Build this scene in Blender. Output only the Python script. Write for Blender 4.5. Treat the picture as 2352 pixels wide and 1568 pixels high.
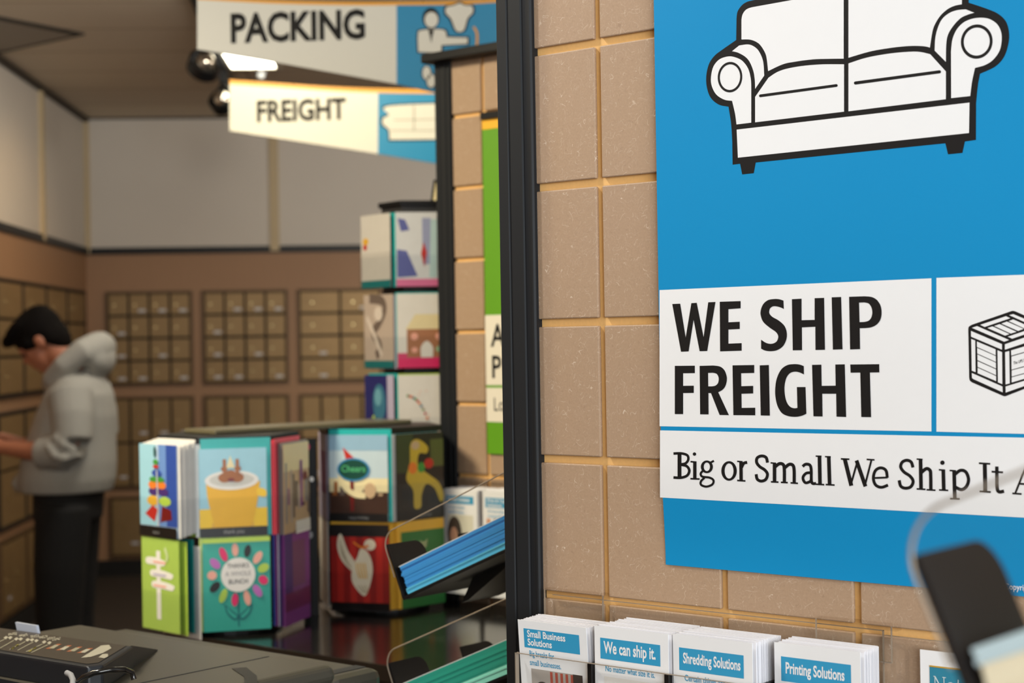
import bpy, bmesh, math, random
from mathutils import Vector, Matrix
from mathutils.geometry import tessellate_polygon
random.seed(7)
SC = bpy.context.scene
COL = SC.collection
for o in list(bpy.data.objects):
    bpy.data.objects.remove(o)

# ------------------------------------------------------------------ camera, world, lights, exposure
F, CX, CY, ROLL, H = 3800.0, 1176.0, 784.0, 0.0165, 1.485
cam_d = bpy.data.cameras.new('camera')
cam_d.sensor_width = 36.0
cam_d.lens = F * 36.0 / 2352.0
cam_d.clip_start = 0.05
cam_d.dof.use_dof = True
cam_d.dof.focus_distance = 1.74
cam_d.dof.aperture_fstop = 6.9
cam = bpy.data.objects.new('camera', cam_d)
COL.objects.link(cam)
cr, sr = math.cos(ROLL), math.sin(ROLL)
R_AX, U_AX = Vector((cr, 0, -sr)), Vector((sr, 0, cr))
cam.matrix_world = Matrix(((R_AX.x, U_AX.x, 0, 0), (R_AX.y, U_AX.y, -1, 0), (R_AX.z, U_AX.z, 0, H), (0, 0, 0, 1)))
SC.camera = cam

w = bpy.data.worlds.new('world')
SC.world = w
w.use_nodes = True
w.node_tree.nodes['Background'].inputs[0].default_value = (1.0, 0.96, 0.92, 1)
w.node_tree.nodes['Background'].inputs[1].default_value = 0.16
SC.view_settings.view_transform = 'Standard'
SC.view_settings.look = 'None'
SC.view_settings.exposure = 0.0
SC.view_settings.gamma = 1.0
SC.cycles.max_bounces = 6
SC.cycles.diffuse_bounces = 3
SC.cycles.glossy_bounces = 3
SC.cycles.transparent_max_bounces = 12
SC.cycles.sample_clamp_indirect = 4.0
SC.cycles.caustics_reflective = False
SC.cycles.caustics_refractive = False


def area(name, loc, target, sx, sy, power, col):
    l = bpy.data.lights.new(name, 'AREA')
    l.shape = 'RECTANGLE'; l.size = sx; l.size_y = sy; l.energy = power; l.color = col
    o = bpy.data.objects.new(name, l); COL.objects.link(o)
    o.location = loc
    o.rotation_euler = (Vector(target) - Vector(loc)).to_track_quat('-Z', 'Y').to_euler()
    return o


def spot(name, loc, target, power, col, ang, blend=0.4, rad=0.03):
    l = bpy.data.lights.new(name, 'SPOT')
    l.energy = power; l.color = col; l.spot_size = math.radians(ang); l.spot_blend = blend; l.shadow_soft_size = rad
    o = bpy.data.objects.new(name, l); COL.objects.link(o)
    o.location = loc
    o.rotation_euler = (Vector(target) - Vector(loc)).to_track_quat('-Z', 'Y').to_euler()
    return o


area('storefront_daylight', (1.7, -2.5, 1.85), (-0.3, 3.0, 1.2), 3.4, 2.0, 252, (0.93, 0.975, 1.0))
lf = area('ceiling_lamp_front', (-1.13, 1.86, 2.94), (0.25, 1.45, 0.95), 0.14, 0.14, 9.5, (1.0, 0.97, 0.93))
lf.data.spread = math.radians(120)
lc = area('counter_fill_lamp', (-1.45, 2.60, 2.95), (-0.5, 3.2, 1.0), 0.5, 0.5, 50, (1.0, 0.87, 0.62))  # unseen lamp, added to brighten the card racks
lc.data.spread = math.radians(128)
area('middle_fill_lamp', (-1.0, 6.3, 2.95), (-1.8, 7.7, 1.0), 0.5, 0.5, 36, (1.0, 0.92, 0.80))  # unseen fill, added to brighten the person and the wall behind
area('ceiling_lamp_back', (0.6, 7.4, 2.93), (-0.4, 10.6, 1.6), 0.9, 0.5, 50, (1.0, 0.90, 0.76))
spot('sign_spot', (-0.95, 4.7, 2.94), (-0.62, 6.0, 2.36), 135, (1.0, 0.88, 0.62), 46, 0.5, 0.05)
spot('corner_spot', (-1.35, 7.7, 2.86), (-2.6, 8.9, 2.1), 30, (1.0, 0.60, 0.20), 44, 0.9, 0.05)

# ------------------------------------------------------------------ coordinate helpers
TH = math.atan2(4546.0, 3800.0)
D = Vector((math.sin(TH), -math.cos(TH), 0))          # along the display panels, to the right and nearer
N = Vector((-math.cos(TH), -math.sin(TH), 0))         # out of the panels' faces
PHI = math.atan2(D.y, D.x)


def ray(px, py):
    a, b = (px - CX) / F, -(py - CY) / F
    return Vector((a * cr + b * sr, 1.0, -a * sr + b * cr))


def P(px, py, Y):
    v = ray(px, py) * Y
    return Vector((v.x, v.y, v.z + H))


def SN(s, n, z=0.0):
    v = D * s + N * n
    return Vector((v.x, v.y, z))


def ray_n(px, py, n):
    """photo point on the vertical plane at distance n: (s, z)"""
    r = ray(px, py)
    v = r * (n / r.dot(N))
    return v.dot(D), v.z + H


RC = Vector((-2.77, 10.8, 0))
RA = 0.0646
E1, E2 = Vector((math.cos(RA), math.sin(RA), 0)), Vector((math.sin(RA), -math.cos(RA), 0))
CEIL = 2.99


def RM(a, b, z=0.0):
    v = RC + E1 * a + E2 * b
    return Vector((v.x, v.y, z))


# ------------------------------------------------------------------ materials
def lin(c):
    out = []
    for x in c:
        x /= 255.0
        out.append(x / 12.92 if x <= 0.04045 else ((x + 0.055) / 1.055) ** 2.4)
    return (*out, 1.0)


MATS = {}


def mat(name, rgb, rough=0.5, metal=0.0, var=0.06, scale=40.0, spec=0.5, bump=0.0, stretch=None):
    if name in MATS:
        return MATS[name]
    m = bpy.data.materials.new(name); m.use_nodes = True
    nt = m.node_tree; b = nt.nodes['Principled BSDF']
    b.inputs['Roughness'].default_value = rough
    b.inputs['Metallic'].default_value = metal
    b.inputs['Specular IOR Level'].default_value = spec
    c = lin(rgb)
    tc = nt.nodes.new('ShaderNodeTexCoord')
    nz = nt.nodes.new('ShaderNodeTexNoise'); nz.inputs['Scale'].default_value = scale
    nz.inputs['Detail'].default_value = 3.0
    if stretch:
        mp = nt.nodes.new('ShaderNodeMapping'); mp.inputs['Scale'].default_value = stretch
        nt.links.new(tc.outputs['Object'], mp.inputs[0]); nt.links.new(mp.outputs[0], nz.inputs['Vector'])
    else:
        nt.links.new(tc.outputs['Object'], nz.inputs['Vector'])
    mx = nt.nodes.new('ShaderNodeMix'); mx.data_type = 'RGBA'
    mx.inputs[6].default_value = (*[x * (1 - var) for x in c[:3]], 1)
    mx.inputs[7].default_value = (*[min(1, x * (1 + var)) for x in c[:3]], 1)
    nt.links.new(nz.outputs['Fac'], mx.inputs[0])
    nt.links.new(mx.outputs[2], b.inputs['Base Color'])
    if bump:
        bp = nt.nodes.new('ShaderNodeBump'); bp.inputs['Strength'].default_value = bump
        bp.inputs['Distance'].default_value = 0.002
        nt.links.new(nz.outputs['Fac'], bp.inputs['Height']); nt.links.new(bp.outputs[0], b.inputs['Normal'])
    MATS[name] = m
    return m


def emit(name, rgb, strength):
    m = bpy.data.materials.new(name); m.use_nodes = True
    b = m.node_tree.nodes['Principled BSDF']
    b.inputs['Base Color'].default_value = lin(rgb)
    b.inputs['Emission Color'].default_value = lin(rgb)
    b.inputs['Emission Strength'].default_value = strength
    return m


def clear(name, tint=(0.93, 0.94, 0.94), gloss=0.10, rough=0.08):
    m = bpy.data.materials.new(name); m.use_nodes = True
    nt = m.node_tree; nt.nodes.clear()
    out = nt.nodes.new('ShaderNodeOutputMaterial')
    tr = nt.nodes.new('ShaderNodeBsdfTransparent'); tr.inputs[0].default_value = (*tint, 1)
    gl = nt.nodes.new('ShaderNodeBsdfGlossy'); gl.inputs['Roughness'].default_value = rough
    lw = nt.nodes.new('ShaderNodeLayerWeight'); lw.inputs[0].default_value = 0.25
    mt = nt.nodes.new('ShaderNodeMath'); mt.operation = 'MULTIPLY_ADD'
    mt.inputs[1].default_value = 0.03 if gloss > .01 else 0.06; mt.inputs[2].default_value = gloss * 0.12
    nt.links.new(lw.outputs['Facing'], mt.inputs[0])
    mx = nt.nodes.new('ShaderNodeMixShader')
    nt.links.new(mt.outputs[0], mx.inputs[0]); nt.links.new(tr.outputs[0], mx.inputs[1]); nt.links.new(gl.outputs[0], mx.inputs[2])
    nt.links.new(mx.outputs[0], out.inputs[0])
    return m


def fibreboard(name, base, light, dark):
    """pressed fibreboard with curly light and dark fibres"""
    m = bpy.data.materials.new(name); m.use_nodes = True
    nt = m.node_tree; b = nt.nodes['Principled BSDF']; b.inputs['Roughness'].default_value = 0.62
    tc = nt.nodes.new('ShaderNodeTexCoord')

    def noise(scale, det=2.0, off=0.0):
        mp = nt.nodes.new('ShaderNodeMapping'); mp.inputs['Location'].default_value = (off, off * 0.7, off * 1.3)
        nt.links.new(tc.outputs['Object'], mp.inputs[0])
        n = nt.nodes.new('ShaderNodeTexNoise'); n.inputs['Scale'].default_value = scale; n.inputs['Detail'].default_value = det
        nt.links.new(mp.outputs[0], n.inputs['Vector'])
        return n.outputs['Fac']

    def math_(op, a, b_, c=None):
        q = nt.nodes.new('ShaderNodeMath'); q.operation = op
        for i, x in enumerate((a, b_, c)):
            if x is None:
                continue
            if isinstance(x, (int, float)):
                q.inputs[i].default_value = x
            else:
                nt.links.new(x, q.inputs[i])
        return q.outputs[0]

    def fibres(scale, width, mask_scale, thr, off):
        mp = nt.nodes.new('ShaderNodeMapping'); mp.inputs['Location'].default_value = (off, off * .3, off * .6)
        mp.inputs['Rotation'].default_value = (0, off * .37, 0)
        nt.links.new(tc.outputs['Object'], mp.inputs[0])
        wv = nt.nodes.new('ShaderNodeTexWave'); wv.inputs['Scale'].default_value = scale; wv.inputs['Distortion'].default_value = 9.0
        wv.inputs['Detail'].default_value = 1.0; wv.inputs['Detail Scale'].default_value = 3.4
        nt.links.new(mp.outputs[0], wv.inputs['Vector'])
        line = math_('LESS_THAN', math_('ABSOLUTE', math_('SUBTRACT', wv.outputs['Fac'], .5), 0), width)
        mk = math_('GREATER_THAN', noise(mask_scale, 0.0, off + 5), thr)
        return math_('MULTIPLY', line, mk)

    def mix(fac, a, b_):
        q = nt.nodes.new('ShaderNodeMix'); q.data_type = 'RGBA'
        nt.links.new(fac, q.inputs[0])
        for i, x in ((6, a), (7, b_)):
            if isinstance(x, tuple):
                q.inputs[i].default_value = x
            else:
                nt.links.new(x, q.inputs[i])
        return q.outputs[2]

    c = lin(base)
    lo = tuple(x * 0.84 for x in c[:3]) + (1,)
    hi = tuple(x * 1.16 for x in c[:3]) + (1,)
    col = mix(noise(420, 4.0, 1.0), lo, hi)
    col = mix(math_('MULTIPLY', noise(9, 2.0, 3.0), 0.30), col, lin((base[0], base[1] - 3, base[2] - 16)))
    for sc_, wd, ms, th, of, cc, amt in ((24, .05, 105, .60, 11, light, .30), (30, .05, 130, .60, 15, light, .25), (21, .04, 90, .62, 23, light, .34),
                                         (28, .05, 120, .60, 37, dark, .26), (34, .06, 150, .60, 52, dark, .24),
                                         (19, .045, 85, .67, 67, light, .62), (22, .04, 95, .66, 81, light, .5)):
        f = math_('MULTIPLY', fibres(sc_, wd, ms, th, of), amt)
        col = mix(f, col, lin(cc))
    nt.links.new(col, b.inputs['Base Color'])
    return m


M_TILE = fibreboard('fibreboard_face', (167, 141, 118), (220, 204, 186), (116, 89, 68))
M_GROOVE = mat('fibreboard_core', (234, 186, 118), 0.7, var=.08, scale=300)
M_BLACKMETAL = mat('black_anodised_metal', (22, 25, 29), 0.6, 0.0, var=.10, spec=.3, scale=60, stretch=(25, 25, .3))
M_BLACK = mat('black_plastic', (16, 16, 18), 0.42, spec=.35)
M_BLACKGLOSS = mat('black_gloss_laminate', (20, 19, 18), 0.16, spec=.6, var=.03)
M_INK = mat('black_ink', (17, 17, 19), 0.5, var=.02, spec=.3)
M_WHITE = mat('white_paper', (233, 235, 238), 0.55, var=.012)
M_CREAMWHITE = mat('warm_white_paper', (232, 226, 210), 0.55, var=.012)
M_BLUE = mat('poster_blue', (8, 138, 196), 0.42, var=.02, scale=6, spec=.3)
M_HEAD = mat('header_blue', (48, 152, 198), 0.5, var=.02)
M_GREEN = mat('poster_green', (98, 160, 32), 0.45, var=.03)
M_YELLOW = mat('poster_yellow', (246, 186, 50), 0.45, var=.03)
M_ACRYL = clear('clear_acrylic', (0.996, 0.996, 0.992), 0.05)
M_ACRYL_EDGE = mat('acrylic_edge', (140, 126, 110), 0.3, var=.05)
M_POCKET = clear('clear_pocket', (0.965, 0.97, 0.975), 0.0)
M_METAL = mat('steel', (190, 190, 190), 0.25, 0.9)


# ------------------------------------------------------------------ mesh builder
class MB:
    def __init__(self):
        self.v, self.f, self.mi, self.mats = [], [], [], []

    def m(self, mt):
        if mt not in self.mats:
            self.mats.append(mt)
        return self.mats.index(mt)

    def poly(self, pts, mt):
        i = len(self.v)
        self.v += [tuple(p) for p in pts]
        self.f.append(tuple(range(i, i + len(pts)))); self.mi.append(self.m(mt))

    def box(self, x0, x1, y0, y1, z0, z1, mt, M=None):
        c = [Vector((x, y, z)) for x in (x0, x1) for y in (y0, y1) for z in (z0, z1)]
        if M is not None:
            c = [M @ p for p in c]
        i = len(self.v); self.v += [tuple(p) for p in c]
        k = self.m(mt)
        for q in ((0, 1, 3, 2), (4, 6, 7, 5), (0, 4, 5, 1), (2, 3, 7, 6), (0, 2, 6, 4), (1, 5, 7, 3)):
            self.f.append(tuple(i + j for j in q)); self.mi.append(k)
        return self

    def flat(self, loops, fn, mt):
        """filled 2-D outline (first loop) with holes; fn maps (x, y) to 3-D"""
        tris = tessellate_polygon([[Vector((p[0], p[1], 0)) for p in l] for l in loops])
        pts = [p for l in loops for p in l]
        i = len(self.v); self.v += [tuple(fn(p[0], p[1])) for p in pts]
        k = self.m(mt)
        for t in tris:
            self.f.append(tuple(i + j for j in t)); self.mi.append(k)

    def prism(self, loop, fa, fb, mt):
        """solid between two images of one outline"""
        n = len(loop)
        tris = tessellate_polygon([[Vector((p[0], p[1], 0)) for p in loop]])
        i = len(self.v)
        self.v += [tuple(fa(*p[:2])) for p in loop] + [tuple(fb(*p[:2])) for p in loop]
        k = self.m(mt)
        for t in tris:
            self.f.append(tuple(i + j for j in t)); self.mi.append(k)
            self.f.append(tuple(i + n + j for j in reversed(t))); self.mi.append(k)
        for j in range(n):
            q = (j + 1) % n
            self.f.append((i + j, i + q, i + n + q, i + n + j)); self.mi.append(k)

    def loft(self, rings, mt, caps=True):
        n = len(rings[0]); i = len(self.v); k = self.m(mt)
        for r in rings:
            self.v += [tuple(p) for p in r]
        for a in range(len(rings) - 1):
            for j in range(n):
                q = (j + 1) % n
                self.f.append((i + a * n + j, i + a * n + q, i + (a + 1) * n + q, i + (a + 1) * n + j)); self.mi.append(k)
        if caps:
            self.f.append(tuple(i + j for j in reversed(range(n)))); self.mi.append(k)
            self.f.append(tuple(i + (len(rings) - 1) * n + j for j in range(n))); self.mi.append(k)

    def tube(self, pts, radii, mt, n=12, caps=True):
        pts = [Vector(p) for p in pts]
        if isinstance(radii, (int, float)):
            radii = [radii] * len(pts)
        rings = []
        up = None
        for i, p in enumerate(pts):
            t = (pts[min(i + 1, len(pts) - 1)] - pts[max(i - 1, 0)]).normalized()
            if up is None:
                up = t.orthogonal().normalized()
            up = (up - t * up.dot(t))
            up = up.normalized() if up.length > 1e-6 else t.orthogonal().normalized()
            sd = t.cross(up)
            rings.append([p + (up * math.cos(2 * math.pi * j / n) + sd * math.sin(2 * math.pi * j / n)) * radii[i] for j in range(n)])
        self.loft(rings, mt, caps)

    def ball(self, c, r, mt, n=14, M=None):
        c = Vector(c); rr = r if isinstance(r, (tuple, list)) else (r, r, r)
        rings = []
        for a in range(1, n):
            t = math.pi * a / n
            ring = []
            for j in range(n * 2):
                f_ = math.pi * j / n
                q = Vector((rr[0] * math.sin(t) * math.cos(f_), rr[1] * math.sin(t) * math.sin(f_), rr[2] * math.cos(t)))
                if M is not None:
                    q = M @ q
                ring.append(c + q)
            rings.append(ring)
        self.loft(rings, mt)

    def text(self, s, fn, mt, size=1.0, sx=1.0, bold=0.0, align='LEFT', fit=None):
        cu = bpy.data.curves.new('lettering', 'FONT')
        cu.body = s; cu.size = size; cu.offset = bold * size; cu.align_x = align; cu.resolution_u = 3
        o = bpy.data.objects.new('lettering', cu)
        me = o.to_mesh()
        i = len(self.v); k = self.m(mt)
        if fit:
            sx = fit / max(1e-6, max(v.co.x for v in me.vertices) - min(v.co.x for v in me.vertices))
        self.v += [tuple(fn(v.co.x * sx, v.co.y)) for v in me.vertices]
        for p in me.polygons:
            self.f.append(tuple(i + j for j in p.vertices)); self.mi.append(k)
        o.to_mesh_clear(); bpy.data.objects.remove(o); bpy.data.curves.remove(cu)

    def build(self, name, parent=None, smooth=None, bevel=0.0):
        me = bpy.data.meshes.new(name)
        me.from_pydata(self.v, [], self.f)
        for mt in self.mats:
            me.materials.append(mt)
        me.polygons.foreach_set('material_index', self.mi)
        bm = bmesh.new(); bm.from_mesh(me)
        if smooth is not None or bevel:
            bmesh.ops.remove_doubles(bm, verts=bm.verts, dist=1e-6)
        bmesh.ops.recalc_face_normals(bm, faces=bm.faces)
        bm.to_mesh(me); bm.free()
        if smooth is not None:
            me.polygons.foreach_set('use_smooth', [True] * len(me.polygons))
            me.set_sharp_from_angle(angle=math.radians(smooth))
        o = bpy.data.objects.new(name, me); COL.objects.link(o)
        if parent is not None:
            o.parent = parent
        if bevel:
            md = o.modifiers.new('bevel', 'BEVEL'); md.width = bevel; md.segments = 2; md.limit_method = 'ANGLE'
            md.angle_limit = math.radians(40)
        return o


def tag(o, label=None, cat=None, group=None, kind=None):
    if label: o['label'] = label
    if cat: o['category'] = cat
    if group: o['group'] = group
    if kind: o['kind'] = kind
    return o


def thing(name, label, cat, loc=(0, 0, 0), rotz=0.0, group=None):
    o = bpy.data.objects.new(name, None); COL.objects.link(o)
    o.empty_display_size = 0.05
    o.location = loc; o.rotation_euler = (0, 0, rotz)
    return tag(o, label, cat, group)


def copy_tree(o, parent=None):
    c = o.copy(); COL.objects.link(c); c.parent = parent
    for ch in list(o.children):
        copy_tree(ch, c)
    return c


def cr_smooth(pts, closed=True, steps=6):
    """points (x, y) are corners, (x, y, 1) are smooth; returns a dense outline"""
    n = len(pts); out = []
    for i in range(n if closed else n - 1):
        a, b = pts[i], pts[(i + 1) % n]
        sa, sb = len(a) > 2, len(b) > 2
        if not sa and not sb:
            out.append((a[0], a[1])); continue
        p0 = pts[i - 1] if sa and (closed or i > 0) else a
        p3 = pts[(i + 2) % n] if sb and (closed or i + 2 < n) else b
        for k in range(steps):
            t = k / steps
            q = []
            for d in (0, 1):
                m1 = (b[d] - p0[d]) * .5 if sa else (b[d] - a[d]) * .6
                m2 = (p3[d] - a[d]) * .5 if sb else (b[d] - a[d]) * .6
                q.append((2 * t ** 3 - 3 * t * t + 1) * a[d] + (t ** 3 - 2 * t * t + t) * m1 + (-2 * t ** 3 + 3 * t * t) * b[d] + (t ** 3 - t * t) * m2)
            out.append(tuple(q))
    if not closed:
        out.append(tuple(pts[-1][:2]))
    return out


def stroke(mb, pts, w, fn, mt, smooth=True, round_=False, steps=5):
    """thick 2-D line"""
    if smooth and len(pts) > 2:
        pts = cr_smooth([(*pts[0][:2],)] + [(*p[:2], 1) for p in pts[1:-1]] + [(*pts[-1][:2],)], False, steps)
    if len(pts) == 2:
        pts = [tuple(pts[0][d] + (pts[1][d] - pts[0][d]) * i / 10 for d in (0, 1)) for i in range(11)]
    L, R_ = [], []
    n = len(pts)
    for i in range(n):
        a, b = pts[max(i - 1, 0)], pts[min(i + 1, n - 1)]
        dx, dy = b[0] - a[0], b[1] - a[1]; l = math.hypot(dx, dy) or 1
        nx, ny = -dy / l * w / 2, dx / l * w / 2
        L.append((pts[i][0] + nx, pts[i][1] + ny)); R_.append((pts[i][0] - nx, pts[i][1] - ny))
    k = mb.m(mt); i0 = len(mb.v)
    mb.v += [tuple(fn(*p)) for p in L] + [tuple(fn(*p)) for p in R_]
    for i in range(n - 1):
        mb.f.append((i0 + i, i0 + i + 1, i0 + n + i + 1, i0 + n + i)); mb.mi.append(k)
    if round_:
        for c in (pts[0], pts[-1]):
            mb.flat([[(c[0] + w / 2 * math.cos(t * math.pi / 8), c[1] + w / 2 * math.sin(t * math.pi / 8)) for t in range(16)]], fn, mt)


def ell(cx, cy, rx, ry, n=32, rot=0.0):
    c, s = math.cos(rot), math.sin(rot)
    return [(cx + rx * math.cos(2 * math.pi * i / n) * c - ry * math.sin(2 * math.pi * i / n) * s,
             cy + rx * math.cos(2 * math.pi * i / n) * s + ry * math.sin(2 * math.pi * i / n) * c) for i in range(n)]


# ------------------------------------------------------------------ the room
M_FLOOR = mat('dark_carpet', (52, 42, 34), 0.95, var=.2, scale=200)
M_CEIL = None
def ceiling_mat():
    m = bpy.data.materials.new('ceiling_tile'); m.use_nodes = True
    nt = m.node_tree; b = nt.nodes['Principled BSDF']; b.inputs['Roughness'].default_value = .9
    tc = nt.nodes.new('ShaderNodeTexCoord')
    br = nt.nodes.new('ShaderNodeTexBrick')
    br.offset = 0.0; br.inputs['Scale'].default_value = 1.0
    br.inputs['Color1'].default_value = lin((226, 212, 190)); br.inputs['Color2'].default_value = lin((220, 206, 186))
    br.inputs['Mortar'].default_value = lin((190, 174, 150))
    br.inputs['Mortar Size'].default_value = 0.012; br.inputs['Brick Width'].default_value = 1.22; br.inputs['Row Height'].default_value = 0.61
    nt.links.new(tc.outputs['Object'], br.inputs['Vector']); nt.links.new(br.outputs['Color'], b.inputs['Base Color'])
    return m
M_CEIL = ceiling_mat()
M_WALLUP = mat('pale_wall_panel', (214, 206, 196), 0.6, var=.03, scale=3)
M_WALLLOW = mat('tan_laminate', (162, 124, 92), 0.55, var=.05, scale=8, stretch=(6, 6, .6))
M_BATTEN = mat('batten_beige', (196, 176, 140), 0.55)
M_TOE = mat('black_base', (14, 12, 11), 0.8)


def struct(name, mb, loc=(0, 0, 0), rotz=0.0, smooth=None):
    o = mb.build(name, smooth=smooth); o.location = loc; o.rotation_euler = (0, 0, rotz)
    return tag(o, kind='structure')


# room frame: local x = a along the back wall, local y = -b (towards the back), z up
def rbox(mb, a0, a1, b0, b1, z0, z1, mt):
    mb.box(a0, a1, -b1, -b0, z0, z1, mt); return mb


A1, B1 = 6.6, 13.4
struct('floor', rbox(MB(), -0.1, A1, -0.1, B1, -0.05, 0, M_FLOOR), RC, RA)
struct('ceiling', rbox(MB(), -0.1, A1, -0.1, B1, CEIL, CEIL + .05, M_CEIL), RC, RA)
RAIL = 2.118
mb = MB(); rbox(mb, 0, A1, -0.1, 0, 0, RAIL, M_WALLLOW); rbox(mb, 0, A1, -0.1, 0, RAIL, CEIL, M_WALLUP)
struct('wall_back', mb, RC, RA)
mb = MB(); rbox(mb, -0.1, 0, -0.1, B1, 0, RAIL, M_WALLLOW); rbox(mb, -0.1, 0, -0.1, B1, RAIL, CEIL, M_WALLUP)
struct('wall_left', mb, RC, RA)
mb = MB(); rbox(mb, A1 - .1, A1, 0, B1, 0, CEIL, M_WALLUP)
struct('wall_right', mb, RC, RA)
k = 1
def trim(mb):
    global k
    o = struct('trim_%d' % k, mb, RC, RA); k += 1
    return o
trim(rbox(MB(), 0, A1 - .1, 0, .018, RAIL - .022, RAIL + .022, M_BLACK))
trim(rbox(MB(), 0, .018, .02, B1, RAIL - .022, RAIL + .022, M_BLACK))
for a in (.0, 1.225, 2.45, 3.67):
    trim(rbox(MB(), a - .0 if a == 0 else a - .03, a + .03, .0, .022, RAIL - .012, CEIL, M_BATTEN))
for b in (1.33, 2.56, 3.8):
    trim(rbox(MB(), .0, .022, b - .03, b + .03, RAIL - .012, CEIL, M_BATTEN))
trim(rbox(MB(), 0, .03, 0, B1, CEIL - .03, CEIL, mat('dark_cornice', (58, 50, 42), .7)))
trim(rbox(MB(), .03, A1 - .1, 0, .015, CEIL - .012, CEIL, mat('dark_cornice', (58, 50, 42), .7)))
o = struct('baseboard_back', rbox(MB(), 0.02, A1 - .1, 0, .02, 0, .10, M_TOE), RC, RA)
o = struct('baseboard_left', rbox(MB(), 0, .02, 0, B1, 0, .10, M_TOE), RC, RA)
# dropped dark ceiling panel, turned like the counters
q0 = P(195, 80, 7.9)
mb = MB()
zb = q0.z
cs = [q0, q0 - D * 1.3, q0 - D * 1.3 + N * 1.6, q0 + N * 1.6 + Vector((.25, 0, 0))]
for hgt, gr, mt in ((.055, 0.0, mat('dark_soffit_edge', (34, 30, 26), .7)),):
    loop = [(c.x, c.y) for c in cs]
    mb.prism(loop, lambda x, y: (x, y, zb), lambda x, y: (x, y, CEIL), mt)
ctr = sum(cs, Vector()) / 4
mb.flat([[(c.x + (ctr.x - c.x) * .05, c.y + (ctr.y - c.y) * .05) for c in cs]], lambda x, y: (x, y, zb - .002), mat('soffit_grey', (160, 150, 138), .8))
o = mb.build('ceiling_soffit'); tag(o, kind='structure')

# ------------------------------------------------------------------ mailbox banks
M_BRONZE = mat('bronze_door', (150, 122, 82), 0.42, 0.35, var=.10, scale=14)
M_BRONZEFR = mat('bronze_frame', (104, 80, 54), 0.5, 0.3)
M_GAP = mat('door_gap', (40, 30, 20), 0.8)
M_BRASS = mat('brass_lock', (226, 204, 150), 0.22, 0.9)
M_LABEL = mat('mailbox_label', (206, 204, 206), 0.6)


def mailbox_bank(wd, ht, cols, rows, name='mailbox_bank', plates=.33, fr=None):
    fr = fr or M_BRONZEFR
    r = thing(name, 'x', 'mailboxes', group='mailbox banks')
    mb = MB(); t = .014
    mb.box(0, wd, -.022, 0, 0, t, fr); mb.box(0, wd, -.022, 0, ht - t, ht, fr)
    mb.box(0, t, -.022, 0, t, ht - t, fr); mb.box(wd - t, wd, -.022, 0, t, ht - t, fr)
    mb.box(t, wd - t, -.006, 0, t, ht - t, M_GAP)
    mb.build('frame', r)
    cw, rh = (wd - 2 * t) / cols, (ht - 2 * t) / rows
    dm, lm, bm_ = None, None, None
    g = .008
    for i in range(cols):
        for j in range(rows):
            if dm is None:
                b = MB(); b.box(-cw / 2 + g, cw / 2 - g, -.020, -.006, -rh / 2 + g, rh / 2 - g, M_BRONZE)
                b.box(-cw / 2 + .022, cw / 2 - .022, -.0225, -.020, rh * .02, rh / 2 - .024, M_BRONZE)
                d = b.build('door', r, bevel=.002); dm = d
                b = MB(); b.tube([(0, 0, 0), (0, -.008, 0)], .009, M_BRASS, 12); lm = b.build('lock', d)
                lm.location = (-cw * .18, -.020, -.004)
                b = MB(); b.box(-.024, .024, -.0015, 0, -.009, .009, M_LABEL); bm_ = b.build('number_plate', d)
                bm_.location = (.02, -.0205, -rh * .28)
                if plates <= 0:
                    bpy.data.objects.remove(bm_); bm_ = None
            else:
                d = dm.copy(); COL.objects.link(d); d.parent = r
                l = lm.copy(); COL.objects.link(l); l.parent = d
                if bm_ and random.random() < plates:
                    l = bm_.copy(); COL.objects.link(l); l.parent = d
            d.location = (t + cw * (i + .5), 0, t + rh * (j + .5))
    return r


bank_up = mailbox_bank(.56, .617, 4, 4)
bank_wide = mailbox_bank(.56, .617, 2, 4)
bank_tall = mailbox_bank(.56, .60, 4, 2)
bank_low = mailbox_bank(.56, .40, 2, 1, 'mailbox_bank')
bank_left = mailbox_bank(.572, .617, 1, 3, plates=0, fr=M_GAP)
bank_left_low = mailbox_bank(.572, .60, 1, 2, plates=0, fr=M_GAP)
order = ('nearest the corner', 'second from the corner', 'third from the corner', 'fourth from the corner')
used = set()


def place_bank(proto, loc, rot, label, group):
    o = proto if proto.name not in used else copy_tree(proto)
    used.add(proto.name)
    o.location = loc; o.rotation_euler = (0, 0, rot)
    tag(o, label, 'mailboxes', group)


for i in range(4):
    a = .122 + .621 * i
    if i < 3:
        pr = bank_up if i < 2 else bank_wide
        place_bank(pr, RM(a, .001, 1.237), RA, 'upper mailbox bank with %s doors on the back wall, %s' % ('small square' if i < 2 else 'wide', order[i]), 'upper mailbox banks')
        place_bank(bank_tall, RM(a, .001, .565), RA, 'lower mailbox bank with tall doors on the back wall, %s' % order[i], 'lower mailbox banks')
        place_bank(bank_low, RM(a, .001, .115), RA, 'brown base cabinet bank near the floor of the back wall, %s' % order[i], 'floor level banks')
for i in range(4):
    b = .16 + .585 * (i + 1) - .02
    place_bank(bank_left, RM(.001, b, 1.237), RA + math.pi / 2, 'upper mailbox bank on the left wall behind the person, %s' % order[i], 'upper mailbox banks')
    place_bank(bank_left_low, RM(.001, b, .565), RA + math.pi / 2, 'lower mailbox bank on the left wall beside the person, %s' % order[i], 'lower mailbox banks')
    place_bank(bank_low, RM(.001, b, .115), RA + math.pi / 2, 'brown base cabinet bank near the floor of the left wall, %s' % order[i], 'floor level banks')

# ------------------------------------------------------------------ display panels, counter
PITCH = 0.1524
N1 = P(1240, 733, 1.862).dot(N)
N2 = P(1043, 757, 3.525).dot(N)


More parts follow.
